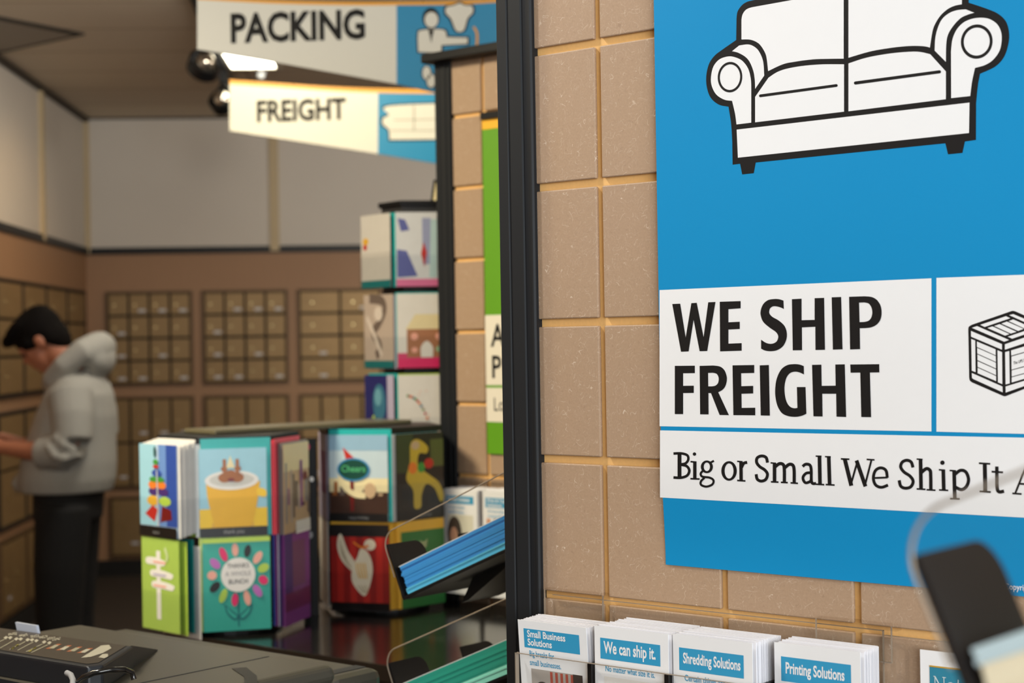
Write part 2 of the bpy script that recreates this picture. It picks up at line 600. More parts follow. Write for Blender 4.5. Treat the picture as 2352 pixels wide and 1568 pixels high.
def display_panel(name, label, n_face, s_l, s_r, s_end, s_g, z_k, z_bot, z_top, cap):
    r = thing(name, label, 'display panel', SN(s_l, n_face, z_bot), PHI)
    x = lambda s: s - s_l
    zz = lambda z: z - z_bot
    mb = MB(); mb.box(x(s_r) - .004, x(s_end), .0055, .030, 0, zz(z_top), M_GROOVE)
    mb.build('core_board', r)
    edges = [s_r - .003]
    s = s_g
    while s < s_end - .02:
        edges.append(s); s += PITCH
    edges.append(s_end + .0084)
    rows = []
    z = z_k
    while z > z_bot - PITCH:
        z -= PITCH
    while z < z_top:
        rows.append(z); z += PITCH
    mb = MB()
    for i in range(len(edges) - 1):
        x0 = edges[i] + (0 if i == 0 else .0084); x1 = edges[i + 1] if i < len(edges) - 2 else s_end
        for z in rows:
            za, zb_ = max(z, z_bot), min(z + PITCH - .0088, z_top)
            if zb_ - za > .01:
                mb.box(x(x0), x(x1), 0, .0056, zz(za), zz(zb_), M_TILE)
    mb.build('fibreboard_tiles', r, bevel=.0013)
    # fluted end post
    wd = s_r - s_l
    prof = [(0, .040), (0, -.004), (.0025, -.0065), (wd * .30, -.0065), (wd * .32, -.0050), (wd * .36, -.0050), (wd * .38, -.0065),
            (wd * .70, -.0065), (wd * .72, -.0045), (wd * .90, -.0045), (wd * .92, -.0065), (wd - .0018, -.0065), (wd, -.0045), (wd, .040)]
    mb = MB()
    mb.prism(prof, lambda a, b: (a, b, 0), lambda a, b: (a, b, zz(z_top)), M_BLACKMETAL)
    mb.build('end_post', r)
    mb = MB(); mb.prism([(x(s_end) + a, b) for a, b in prof], lambda a, b: (a, b, 0), lambda a, b: (a, b, zz(z_top)), M_BLACKMETAL)
    mb.build('end_post', r)
    if cap:
        mb = MB(); mb.box(-.016, x(s_end) + wd + .016, -.030, .045, zz(z_top), zz(z_top) + .020, M_BLACK)
        mb.build('top_cap', r, bevel=.003)
    return r


sl, _ = ray_n(1150, 350, N1); srr, _ = ray_n(1233, 420, N1); sg, _ = ray_n(1373.5, 728.7, N1)
_, zk = ray_n(1240, 733, N1)
S1L, S1R = sl, srr
ZTOP = 2.20
display_panel('slatwall_display', 'near fibreboard display panel in tan squares carrying the blue freight poster', N1, sl, srr, -.05, sg, zk, 0.0, ZTOP, True)
sl2, _ = ray_n(1006, 500, N2); sr2, _ = ray_n(1042.5, 500, N2); sg2, _ = ray_n(1107, 400, N2)
_, zk2 = ray_n(1043, 757, N2)
_, ztop2 = ray_n(1036.5, 141.7, N2)
ZC = 0.936
display_panel('slatwall_display', 'farther tan display panel with black post standing on the glossy black counter', N2, sl2, sr2, -1.15, sg2, zk2, ZC, ztop2, True)

NE = P(640, 1489, 2.0).dot(N)  # placeholder replaced below
cp = ray(640, 1489); cp = cp * ((ZC - H) / cp.z); NE = cp.dot(N)
r = thing('counter', 'black glossy counter in front of the farther display panel, under the card racks', 'counter', SN(-2.58, NE, 0), PHI)
mb = MB(); mb.box(0, 1.75, 0, .76, ZC - .03, ZC, M_BLACKGLOSS); mb.build('worktop', r, bevel=.002)
mb = MB(); mb.box(.03, 1.72, .03, .74, .09, ZC - .03, mat('dark_cabinet', (46, 36, 28), .5)); mb.box(.06, 1.70, .07, .70, 0, .09, M_TOE); mb.build('cabinet', r)

# ------------------------------------------------------------------ the freight poster
NPO = N1 + .006
EX = lambda cx, cy: (1480 + cx / 2.5287, 620 + cy / 2.5287)      # enlarged view of the wording
ES = lambda cx, cy: (1500 + cx / 2.4495, cy / 2.4495)            # enlarged view of the sofa
EK = lambda cx, cy: (2200 + cx / 6.27, 680 + cy / 6.27)          # enlarged view of the crate
s_pl, _ = ray_n(1510, 500, NPO)
_, z_p0 = ray_n(1530, 1298, NPO); s_pr, _ = ray_n(2510, 700, NPO)
PW, PH = s_pr - s_pl, ZTOP - .025 - z_p0


def curl(z):      # the sheet stands off the wall, its foot lies against it
    t = min(1, max(0, (z - z_p0) / .115))
    return N1 + .0012 + .0050 * (t * t * (3 - 2 * t))


r = thing('poster', 'large blue poster reading WE SHIP FREIGHT with a white sofa drawing on the near panel', 'poster', SN(s_pl, NPO, z_p0), PHI)


def pos(s, z, lift=0.0):
    return (s - s_pl, -(curl(z) - NPO) - lift, z - z_p0)


def pmap(conv, lift):
    def f(a, b):
        px, py = conv(a, b)
        s, z = ray_n(px, py, NPO)
        s, z = ray_n(px, py, curl(z))
        return pos(s, z, lift)
    return f


mb = MB()
NX = 6
zs_ = [.13 * i / 52 for i in range(52)] + [.13 + (PH - .13) * i / 12 for i in range(13)]
for z_a, z_b in zip(zs_, zs_[1:]):
    for j in range(NX):
        c = [pos(s_pl + PW * (j + a) / NX, z_p0 + (z_b if b else z_a)) for a, b in ((0, 0), (1, 0), (1, 1), (0, 1))]
        mb.poly(c, M_BLUE)
mb.build('sheet', r, smooth=60)
ident = lambda a, b: (a, b)
mb = MB()


def band(mb, x0, x1, yt0, yt1, yb0, yb1, lift=.00012, n=24, mt=M_WHITE):
    n = 8
    f = pmap(ident, lift)
    for i in range(n):
        a, b = i / n, (i + 1) / n
        for q in range(30):
            c, d = q / 30, (q + 1) / 30
            def pt(u, v):
                return f(x0 + (x1 - x0) * u, (yt0 + (yt1 - yt0) * u) * (1 - v) + (yb0 + (yb1 - yb0) * u) * v)
            mb.poly([pt(a, c), pt(b, c), pt(b, d), pt(a, d)], mt)


band(mb, 1515, 2139.5, 666, 639, 978.5, 990.5)
band(mb, 2151, 2509, 638, 625, 991, 1000)
band(mb, 1516, 2509, 988, 1008, 1142, 1197)
mb.build('white_panels', r, smooth=60)

HEADL = [
    [[(163, 197), (209, 195), (241, 392), (274, 192), (305, 190), (345, 390), (372, 187), (414, 185), (366, 470), (322, 471), (287, 288), (258, 472), (214, 474)]],
    [[(439, 184), (560, 180), (560, 222), (489, 227), (489, 303), (555, 300), (555, 342), (489, 345), (489, 427), (566, 424), (566, 468), (441, 472)]],
    [[(809, 177), (782, 169, 1), (755, 168, 1), (718, 175, 1), (690, 200, 1), (676, 240, 1), (680, 275, 1), (695, 305, 1), (730, 335, 1), (762, 357, 1), (776, 375, 1),
      (778, 393, 1), (770, 413, 1), (752, 425, 1), (730, 428, 1), (705, 421, 1), (679, 404), (679, 456), (702, 467, 1), (735, 471, 1), (772, 465, 1), (805, 443, 1), (824, 408, 1),
      (829, 375, 1), (824, 345, 1), (810, 318, 1), (780, 292, 1), (745, 272, 1), (729, 255, 1), (726, 240, 1), (732, 222, 1), (748, 211, 1), (770, 211, 1), (795, 218, 1), (811, 226)]],
    [[(858, 169), (914, 166), (914, 291), (990, 289), (990, 163), (1045, 161), (1050, 463), (995, 464), (994, 329), (916, 333), (917, 465), (863, 466)]],
    [[(1089, 158), (1144, 156), (1152, 460), (1096, 462)]],
    [[(1190, 155), (1280, 152), (1320, 156, 1), (1350, 172, 1), (1372, 205, 1), (1379, 245, 1), (1373, 285, 1), (1352, 315, 1), (1320, 332, 1), (1285, 337), (1252, 338), (1254, 459), (1196, 461)],
     [(1248, 189), (1278, 188), (1303, 194, 1), (1319, 215, 1), (1325, 245, 1), (1319, 275, 1), (1303, 294, 1), (1278, 301), (1251, 302)]],
    [[(178, 556), (294, 555), (294, 598), (226, 599), (226, 672), (288, 671), (288, 713), (226, 714), (226, 836), (178, 836)]],
    [[(322, 556), (402, 554), (440, 560, 1), (465, 580, 1), (478, 612, 1), (480, 640, 1), (472, 672, 1), (455, 695, 1), (430, 709), (492, 842), (438, 841), (388, 714), (373, 714), (374, 838), (325, 837)],
     [(371, 597), (398, 596), (420, 602, 1), (431, 619, 1), (433, 637, 1), (428, 657, 1), (413, 671, 1), (393, 675), (372, 675)]],
    [[(513, 553), (639, 551), (639, 597), (563, 599), (564, 674), (633, 672), (633, 716), (565, 718), (566, 800), (645, 799), (645, 843), (518, 842)]],
    [[(671, 553), (724, 551), (730, 845), (677, 844)]],
    [[(927, 557), (900, 548, 1), (868, 546, 1), (830, 552, 1), (795, 578, 1), (770, 630, 1), (761, 690, 1), (763, 740, 1), (775, 790, 1), (800, 830, 1), (838, 848, 1), (880, 852, 1), (915, 846, 1), (942, 834),
      (937, 679), (887, 679), (890, 800), (872, 802, 1), (852, 796, 1), (834, 778, 1), (821, 745, 1), (815, 700, 1), (817, 660, 1), (828, 622, 1), (848, 598, 1), (875, 590, 1), (902, 594, 1), (928, 606)]],
    [[(975, 550), (1029, 549), (1031, 672), (1112, 671), (1110, 548), (1165, 547), (1173, 853), (1117, 851), (1115, 718), (1034, 718), (1036, 850), (983, 849)]],
    [[(1197, 548), (1365, 546), (1366, 594), (1311, 595), (1318, 854), (1261, 853), (1255, 595), (1199, 596)]],
]
mb = MB(); f = pmap(EX, .0003)
for g in HEADL:
    mb.flat([cr_smooth(l) for l in g], f, M_INK)
mb.build('headline_lettering', r)

TAG = [  # (points, width)
    ([(205, 1066), (205, 1204)], 26), ([(170, 1065), (215, 1064), (250, 1075), (256, 1100), (240, 1122), (210, 1128)], 17),
    ([(205, 1129), (245, 1137), (262, 1163), (250, 1192), (215, 1205), (170, 1204)], 18),
    ([(294, 1116), (294, 1210)], 23), ([(269, 1112), (304, 1115)], 10), ([(268, 1211), (322, 1213)], 10),
    ([(385, 1118), (405, 1107)], 14), ([(340, 1166), (328, 1182), (338, 1199), (380, 1205), (402, 1220), (396, 1244), (362, 1257), (331, 1247), (330, 1226), (350, 1206)], 15),
    ([(562, 1113), (563, 1222)], 23), ([(540, 1110), (572, 1113)], 9), ([(540, 1221), (588, 1224)], 10), ([(566, 1145), (578, 1122), (598, 1116)], 20),
    ([(716, 1118), (708, 1088), (682, 1079), (657, 1090), (653, 1116), (671, 1141), (700, 1160), (716, 1185), (706, 1215), (680, 1225), (657, 1214), (650, 1185)], 20),
    ([(757, 1122), (757, 1230)], 24), ([(734, 1119), (766, 1122)], 9), ([(757, 1145), (785, 1124), (808, 1130), (814, 1160), (814, 1232)], 22),
    ([(814, 1150), (842, 1128), (864, 1134), (871, 1165), (871, 1235)], 22), ([(736, 1229), (780, 1231)], 10), ([(794, 1232), (834, 1234)], 10), ([(850, 1235), (893, 1238)], 10),
    ([(920, 1140), (938, 1127), (962, 1132), (970, 1160), (971, 1222), (980, 1239), (998, 1238)], 20), ([(970, 1176), (940, 1180), (922, 1205), (935, 1234), (962, 1228), (972, 1212)], 19),
    ([(1018, 1080), (1021, 1243)], 25), ([(996, 1080), (1030, 1081)], 9), ([(998, 1243), (1046, 1246)], 10),
    ([(1072, 1083), (1077, 1245)], 25), ([(1050, 1083), (1084, 1084)], 9), ([(1054, 1245), (1106, 1248)], 10),
    ([(1165, 1098), (1203, 1252)], 27), ([(1199, 1250), (1238, 1112)], 12), ([(1233, 1105), (1285, 1256)], 26), ([(1281, 1254), (1320, 1102)], 12),
    ([(1142, 1096), (1192, 1098)], 10), ([(1292, 1099), (1338, 1102)], 10),
    ([(1334, 1207), (1414, 1204)], 12), ([(1412, 1206), (1404, 1163), (1374, 1148), (1343, 1164), (1331, 1207), (1344, 1247), (1378, 1261), (1416, 1248)], 20),
    ([(1561, 1146), (1550, 1114), (1524, 1104), (1498, 1116), (1490, 1144), (1509, 1172), (1544, 1196), (1562, 1226), (1548, 1258), (1516, 1266), (1490, 1254), (1481, 1220)], 21),
    ([(1605, 1098), (1608, 1271)], 25), ([(1582, 1097), (1617, 1099)], 9), ([(1582, 1270), (1634, 1273)], 10), ([(1607, 1178), (1638, 1153), (1660, 1163), (1664, 1195), (1665, 1275)], 23), ([(1640, 1275), (1692, 1278)], 10),
    ([(1737, 1162), (1740, 1277)], 25), ([(1711, 1159), (1748, 1162)], 10), ([(1712, 1276), (1766, 1279)], 10),
    ([(1800, 1166), (1804, 1326)], 25), ([(1774, 1163), (1811, 1166)], 10), ([(1776, 1326), (1833, 1329)], 11),
    ([(1802, 1188), (1836, 1163), (1868, 1172), (1884, 1215), (1872, 1255), (1842, 1274), (1804, 1258)], 22),
    ([(1978, 1124), (1981, 1287)], 27), ([(1944, 1121), (2010, 1125)], 11), ([(1948, 1285), (2013, 1289)], 11),
    ([(2048, 1140), (2050, 1262), (2062, 1287), (2090, 1283)], 23), ([(2018, 1170), (2084, 1174)], 12),
    ([(2155, 1296), (2222, 1128)], 12), ([(2220, 1124), (2284, 1304)], 27), ([(2138, 1296), (2192, 1300)], 11), ([(2176, 1240), (2255, 1245)], 12), ([(2262, 1302), (2312, 1305)], 11),
]
mb = MB(); f = pmap(EX, .0003)
for pts, wd in TAG:
    stroke(mb, pts, wd * (.86 if wd > 13 else .95), f, M_INK)
for c in ((292, 1068, 10), (1732, 1118, 13)):
    mb.flat([ell(c[0], c[1], c[2], c[2], 18)], f, M_INK)
for cx, cy, rx, ry, wd, wt in ((364, 1142, 35, 37, 17, 12), (493, 1166, 45, 57, 19, 13)):
    mb.flat([ell(cx, cy, rx, ry), ell(cx, cy, rx - wd, ry - wt)], f, M_INK)
mb.build('tagline_lettering', r)
mb = MB()
sC, zC = ray_n(2308, 1352, N1 + .002)
mb.text('Copyright', lambda a, b: pos(sC + a, zC + b, .0008), M_WHITE, .0078, .82, .01)
mb.build('copyright_line', r)

SOFA_BLACK = [(468, 225), (470, 105), (476, 65, 1), (500, 30, 1), (530, 10, 1), (570, 0), (800, -42), (1740, -220), (1776, -200), (1776, 15), (1880, 50, 1), (1942, 78, 1), (1985, 120, 1), (2003, 180, 1), (2000, 245, 1),
              (1975, 320, 1), (1925, 375, 1), (1840, 415), (1828, 480, 1), (1818, 580), (1817, 787), (1755, 796), (1741, 860), (1660, 868), (1645, 806), (578, 914), (567, 974), (502, 981), (490, 921), (448, 926),
              (446, 800), (440, 700, 1), (425, 600), (370, 588, 1), (325, 550, 1), (303, 490, 1), (300, 425, 1), (315, 360, 1), (345, 315, 1), (385, 283, 1)]
SOFA_WHITE = [
    [(498, 222), (498, 110), (504, 82, 1), (520, 58, 1), (540, 46, 1), (562, 40), (1073, -52), (1073, 330), (990, 331, 1), (900, 334, 1), (800, 347, 1), (730, 362, 1), (648, 400), (640, 330, 1), (630, 295, 1), (605, 255, 1), (580, 235, 1), (545, 223, 1)],
    [(1100, 325), (1100, -60), (1700, -170), (1738, -140), (1738, 24), (1700, 32, 1), (1660, 50, 1), (1620, 85, 1), (1590, 130, 1), (1573, 175, 1), (1558, 268), (1530, 261, 1), (1470, 258, 1), (1400, 262, 1), (1320, 272, 1), (1220, 290, 1)],
    [(575, 688), (575, 545), (650, 437), (700, 405, 1), (760, 385, 1), (850, 370, 1), (960, 362, 1), (1075, 362), (1075, 628)],
    [(1100, 357), (1200, 325, 1), (1320, 303, 1), (1430, 292, 1), (1500, 292, 1), (1560, 305), (1648, 402), (1648, 558), (1100, 626)],
    [(445, 288), (485, 256), (530, 250, 1), (560, 257, 1), (590, 280, 1), (612, 320, 1), (622, 360, 1), (626, 425), (575, 500), (573, 450, 1), (565, 400, 1), (545, 350, 1), (520, 320, 1), (480, 297, 1)],
    [(470, 700), (462, 640, 1), (445, 567), (400, 560, 1), (355, 530, 1), (330, 480, 1), (327, 430, 1), (340, 375, 1), (370, 337, 1), (410, 320, 1), (450, 319, 1), (500, 340, 1), (535, 385, 1), (550, 440, 1), (553, 480), (553, 690)],
    [(471, 729), (1781, 577), (1778, 748), (478, 887)],
    [(1585, 285), (1588, 220, 1), (1600, 165, 1), (1625, 110, 1), (1665, 75, 1), (1710, 58, 1), (1760, 53), (1808, 72), (1770, 83, 1), (1730, 103, 1), (1690, 145, 1), (1660, 195, 1), (1650, 250, 1), (1648, 348)],
    [(1678, 552), (1677, 290), (1685, 222, 1), (1710, 165, 1), (1750, 125, 1), (1800, 105, 1), (1850, 100, 1), (1895, 108, 1), (1935, 135, 1), (1957, 175, 1), (1962, 225, 1), (1950, 285, 1), (1915, 335, 1), (1870, 365, 1), (1812, 382), (1795, 460, 1), (1785, 540)],
]
mb = MB(); f0 = pmap(ES, .00012); f1 = pmap(ES, .00024); f2 = pmap(ES, .00036)
mb.flat([cr_smooth(SOFA_BLACK)], f0, M_INK)
for l in SOFA_WHITE:
    mb.flat([cr_smooth(l)], f1, M_WHITE)
mb.flat([ell(434, 434, 69, 86, 40, .08), ell(434, 434, 57, 72, 40, .08)], f2, M_INK)
mb.flat([ell(1822, 234, 89, 97, 40, .2), ell(1822, 234, 73, 79, 40, .2)], f2, M_INK)
stroke(mb, [(605, 539), (1032, 481)], 16, f2, M_INK, False, True)
stroke(mb, [(1140, 467), (1612, 404)], 18, f2, M_INK, False, True)
mb.build('sofa_drawing', r)

CR_BLACK = [(152, 470), (160, 440, 1), (200, 412), (770, 215), (800, 211, 1), (830, 218), (1180, 370), (1215, 400, 1), (1215, 1195), (1190, 1240, 1), (705, 1434), (680, 1440, 1), (655, 1436), (205, 1240), (175, 1213, 1), (165, 1170)]
CR_WHITE = [[(205, 455), (278, 430), (740, 630), (670, 655)], [(325, 412), (695, 288), (757, 317), (388, 443)], [(430, 458), (502, 435), (745, 545), (683, 568)],
            [(527, 428), (605, 402), (848, 512), (765, 538)], [(630, 394), (710, 365), (950, 470), (870, 500)], [(735, 358), (800, 334), (1050, 445), (975, 470)],
            [(742, 272), (800, 257), (1170, 415), (1110, 438)], [(722, 583), (1080, 462), (1140, 490), (785, 612)],
            [(192, 500), (638, 690), (638, 770), (192, 582)], [(195, 615), (252, 638), (258, 1093), (203, 1072)],
            [(277, 652), (547, 765), (547, 850), (278, 730)], [(281, 745), (548, 862), (550, 945), (283, 825)], [(285, 838), (550, 957), (551, 1040), (286, 920)],
            [(287, 935), (551, 1053), (553, 1137), (288, 1017)], [(289, 1030), (553, 1150), (554, 1222), (287, 1108)],
            [(573, 778), (640, 805), (643, 1265), (580, 1240)], [(203, 1105), (645, 1300), (648, 1383), (230, 1195), (207, 1178)],
            [(680, 692), (1180, 520), (1180, 605), (680, 770)], [(683, 805), (743, 788), (750, 1255), (690, 1270)],
            [(770, 780), (1090, 685), (1090, 765), (772, 855)], [(775, 868), (1090, 778), (1090, 970), (776, 1057)], [(778, 1068), (1090, 985), (1090, 1070), (778, 1156)],
            [(778, 1168), (1090, 1083), (1090, 1150), (778, 1242)], [(1115, 690), (1180, 668), (1180, 1110), (1115, 1128)], [(690, 1300), (1180, 1150), (1180, 1215), (692, 1387)]]
mb = MB(); f0 = pmap(EK, .00024); f1 = pmap(EK, .00036); f2 = pmap(EK, .00048)
mb.flat([cr_smooth(CR_BLACK)], f0, M_INK)
for l in CR_WHITE:
    mb.flat([l], f1, M_WHITE)
mb.text('The UPS Store', lambda a, b: f2(802 + a, 985 - b - a * .27), M_INK, 62, .62, .012)
mb.build('crate_drawing', r)

# green poster on the farther panel
NG = N2 + .004
sA, zA = ray_n(1107, 275, NG)
_, zB = ray_n(1128, 1042, NG)
r = thing('poster', 'green poster with yellow top edge on the farther panel, behind the near black post', 'poster', SN(sA, NG, zB), PHI)
GW = .30
pg = lambda s, z, l=0.0: (s - sA, -l, z - zB)
zy = ray_n(1108, 298, NG)[1]
mb = MB(); mb.box(0, GW, -.0, .001, 0, zA - zB, M_GREEN); mb.build('sheet', r)
mb = MB(); mb.box(0, GW, -.0004, 0, zy - zB, zA - zB, M_YELLOW); mb.build('yellow_edge', r)
mb = MB(); mb.box(0, GW, -.006, .003, zA - zB, zA - zB + .014, M_BLACK); mb.build('hanger_bar', r)
mb = MB()
for (ya, yb) in ((724, 884), (890, 968)):
    mb.box(0, GW, -.0006, 0, ray_n(1110, yb, NG)[1] - zB, ray_n(1110, ya, NG)[1] - zB, M_CREAMWHITE)
mb.build('white_panels', r)
mb = MB()
for s_, px, py, sz in (('A', 1129, 795, .066), ('P', 1129, 867, .066), ):
    s0, z0 = ray_n(px, py, NG)
    mb.text(s_, lambda a, b: pg(s0 + a, z0 + b, .001), M_INK, sz, .82, .015)
s0, z0 = ray_n(1134, 943, NG)
mb.text('Lo', lambda a, b: pg(s0 + a, z0 + b, .001), M_INK, .040, .72)
mb.build('lettering', r)

# ------------------------------------------------------------------ brochures and holders
def brochure_holder(label, n_face, s0, s1, z_top, z_lip, n_front, z_bot, divs, hooks):
    r = thing('brochure_holder', label, 'brochure holder', SN(s0, n_face, z_bot), PHI)
    L = s1 - s0; d = n_front - n_face
    mb = MB(); mb.box(0, L, -.0055, -.0030, 0, z_top - z_bot, M_ACRYL); mb.build('back_plate', r)
    mb = MB(); mb.box(0, L, -d - .0025, -d, 0, z_lip - z_bot, M_ACRYL); mb.build('front_lip', r)
    mb = MB(); mb.box(0, L, -d - .0027, -d + .0002, z_lip - z_bot - .0006, z_lip - z_bot, M_ACRYL_EDGE)
    mb.box(0, L, -.0056, -.0029, z_top - z_bot - .0006, z_top - z_bot, M_ACRYL_EDGE)
    mb.box(L - .0008, L, -.0056, -.0029, 0, z_top - z_bot, M_ACRYL_EDGE)
    mb.build('acrylic_edges', r)
    mb = MB(); mb.box(0, .0022, -d, -.0055, 0, z_lip - z_bot - .001, M_ACRYL); mb.box(0, .0012, -d - .0025, -d + .003, 0, z_lip - z_bot, M_ACRYL_EDGE)
    mb.box(-.0006, .0024, -.0075, -.0055, 0, z_lip - z_bot, M_ACRYL_EDGE); mb.build('side_wall', r)
    mb = MB(); mb.box(0, L, -d, -.0055, 0, .003, M_ACRYL); mb.build('base_plate', r)
    for s in divs:
        mb = MB(); mb.box(s - s0 - .005, s - s0, -d, -.0055, .003, z_lip - z_bot - .0015, M_BLACK); mb.build('divider', r)
    for s in hooks:
        mb = MB(); a = s - s0; zt = z_top - z_bot
        mb.box(a, a + .082, -.0080, -.0056, zt - .030, zt + .004, M_ACRYL)
        mb.box(a, a + .082, -.0080, .0030, zt + .004, zt + .0065, M_ACRYL)
        mb.box(a + .008, a + .090, .0015, .0035, zt + .0065, zt + .020, M_ACRYL)
        for q in ((a, a + .082, zt - .030, zt - .0295), (a, a + .0006, zt - .030, zt + .005), (a + .0812, a + .082, zt - .030, zt + .005)):
            mb.box(q[0], q[1], -.0082, -.0056, q[2], q[3], M_ACRYL_EDGE)
        mb.box(a + .003, a + .088, -.0100, .0020, zt + .001, zt + .0070, clear('clear_bend', (.95, .935, .92), .12))
        mb.build('hook', r, bevel=.001)
    return r


M_PHOTO_SKIN = mat('print_skin', (206, 156, 130), .5)
M_PHOTO_DK = mat('print_dark', (66, 58, 54), .5, var=.2)
M_PHOTO_RED = mat('print_red', (172, 84, 70), .5, var=.1)
M_PHOTO_GREY = mat('print_grey', (170, 164, 158), .5, var=.1)
M_PAGE = mat('page_white', (232, 232, 238), .6, var=.015)
BW, BH = .0935, .216


def sheet_mesh(nm, mt, th):
    mb = MB(); mb.box(0, BW, 0, th, 0, BH, mt)
    return mb.build(nm)


page_proto = None


def brochure_stack(idx, title, sub, px, py, n_front, thick, label, photo, lean=0.0, pagelabel=None):
    """front brochure plus the copies standing behind it"""
    global page_proto
    s0, z1 = ray_n(px, py, n_front)
    z0 = z1 - BH
    la = math.radians(4.0) if idx == 0 else 0.0; back = BH * math.sin(la)
    r = thing('brochure', label, 'brochure', SN(s0, n_front - back, z0), PHI, 'brochures with blue titles')
    r.rotation_euler = (la, 0, PHI)
    mb = MB(); mb.box(0, BW, 0, .0007, 0, BH, M_WHITE); mb.build('cover', r)
    fl = lambda a, b, l=.0003: (a, -l * .35, b)
    mb = MB(); nl = len(title)
    top_, hh, off_, tsz, fits = {0: (.0088, .0208, .0090, .0122, (.0525, .0335)), 1: (.0118, .0218, .0125, .0172, (.066,)), 2: (.0128, .0228, .0100, .0148, (.0675,)), 3: (.0130, .0240, .012, .0152, (.0640,)),
                                 4: (.0130, .0165, .010, .0120, (.060,)), 5: (.0140, .0200, .010, .0115, (.055, .040))}[idx]
    hb = BH - top_
    mb.poly([fl(.0075, hb), fl(.0835, hb), fl(.0835, hb - hh), fl(.0075, hb - hh)], M_HEAD); mb.build('title_block', r)
    mb = MB()
    for i, t in enumerate(title):
        zb_ = hb - (hh / 2 + tsz * .25 if nl == 1 else .0088 + i * .0092)
        mb.text(t, lambda a, b: (.0122 + a, -.00022, zb_ + b), M_WHITE, tsz if nl == 1 else tsz * .86, .6, .025, fit=fits[i])
    sf = {'Big breaks for': .034, 'small businesses.': .043, 'No matter what size it is.': .0625, 'Certain things are meant': .067, 'for your eyes only.': .050}
    for i, t in enumerate(sub):
        mb.text(t, lambda a, b: (.0135 + a, -.00015, hb - hh - off_ - i * .0098 + b), M_HEAD, .0088, .60, .012, fit=sf.get(t, .045))
    mb.build('lettering', r)
    mb = MB(); zp = hb - hh - (.0225 if len(sub) > 1 else .018)
    q = lambda x0, x1, y0, y1, mt, l: mb.poly([fl(x0, y0, l), fl(x1, y0, l), fl(x1, y1, l), fl(x0, y1, l)], mt)
    if photo == 'people':
        q(.015, .085, .02, zp, M_PHOTO_GREY, .0004); q(.072, .085, .02, zp, M_PHOTO_DK, .0005)
        for i in range(5):
            q(.041 + .007 * i, .0445 + .007 * i, zp - .030, zp - .001, M_PHOTO_RED, .0005)
        for cx_, mt_ in ((.030, M_PHOTO_DK), (.062, mat('print_pale_hair', (214, 208, 200), .5))):
            mb.flat([ell(cx_, zp - .022, .010, .009)], lambda a, b: fl(a, b, .0006), mt_)
            mb.flat([ell(cx_, zp - .030, .009, .013)], lambda a, b: fl(a, b, .0007), M_PHOTO_SKIN)
        mb.flat([ell(.047, zp - .024, .006, .005)], lambda a, b: fl(a, b, .0006), M_PHOTO_DK)
    elif photo == 'woman':
        q(.012, .082, .03, zp, mat('print_pale', (214, 212, 196), .5), .0004)
        mb.flat([ell(.030, zp - .040, .020, .036)], lambda a, b: fl(a, b, .0005), M_PHOTO_DK)
        mb.flat([ell(.028, zp - .044, .011, .018)], lambda a, b: fl(a, b, .0006), M_PHOTO_SKIN)
        mb.flat([ell(.026, zp - .090, .020, .032)], lambda a, b: fl(a, b, .0006), mat('print_pink', (220, 140, 140), .5))
    elif photo == 'group':
        for i in range(4):
            q(.010 + .019 * i, .021 + .019 * i, .05, zp, M_PHOTO_DK if i % 2 else M_PHOTO_SKIN, .0004)
    else:
        q(.012, .084, .02, zp, mat('print_pale_photo', (226, 224, 220), .5), .0004)
    mb.build('printed_photo', r)
    n_pg = int(thick / .0021)
    for i in range(1, n_pg):
        if page_proto is None:
            page_proto = sheet_mesh('brochure', M_PAGE, .0009); pg_ = page_proto
        else:
            pg_ = page_proto.copy(); COL.objects.link(pg_)
        drift = lean * i / n_pg
        off = SN(s0 + random.uniform(-.0006, .0010) + .0016 + drift, n_front - back - .0010 - i * .0021, z0 + random.uniform(-.0010, .0012) + .0006 * i / n_pg)
        pg_.location = off; pg_.rotation_euler = (la, 0, PHI + random.uniform(-.006, .002))
        tag(pg_, pagelabel, 'brochure', 'brochures with blue titles')
    return s0, z0


NF = N1 + .066
ST = []
ST.append(brochure_stack(0, ['Small Business', 'Solutions'], ['Big breaks for', 'small businesses.'], 1189, 1421, NF, .044, 'front white brochure titled Small Business Solutions beside the near black post', 'people', 0, 'white brochure edge in the stack behind the Small Business Solutions cover'))
ST.append(brochure_stack(1, ['We can ship it.'], ['No matter what size it is.'], 1365, 1436, NF, .058, 'front white brochure titled We can ship it', 'pale', 0, 'white brochure edge in the stack behind the We can ship it cover'))
ST.append(brochure_stack(2, ['Shredding Solutions'], ['Certain things are meant', 'for your eyes only.'], 1545, 1455, NF - .002, .052, 'front white brochure titled Shredding Solutions', 'pale', 0, 'white brochure edge in the stack behind the Shredding Solutions cover'))
ST.append(brochure_stack(3, ['Printing Solutions'], ['Everything you need'], 1778, 1474, NF - .022, .034, 'front white brochure titled Printing Solutions', 'pale', 0, 'white brochure edge in the stack behind the Printing Solutions cover'))
sh0, zlip = ray_n(1183, 1498, NF + .006)
_, ztp = ray_n(1700, 1411, N1 + .004)
s_he, _ = ray_n(2030, 1470, N1 + .004)
s_d = [x[0] - .002 for x in ST[1:3]] + [ST[3][0] - .006]
hk1, _ = ray_n(1252, 1380, N1 + .006); hk2, _ = ray_n(1875, 1435, N1 + .006)
ZHB = ST[0][1] - .008
brochure_holder('clear acrylic brochure holder with black dividers hooked on the near panel', N1, sh0, s_he, ztp, zlip, NF + .004, ZHB, s_d, [hk1, hk2])
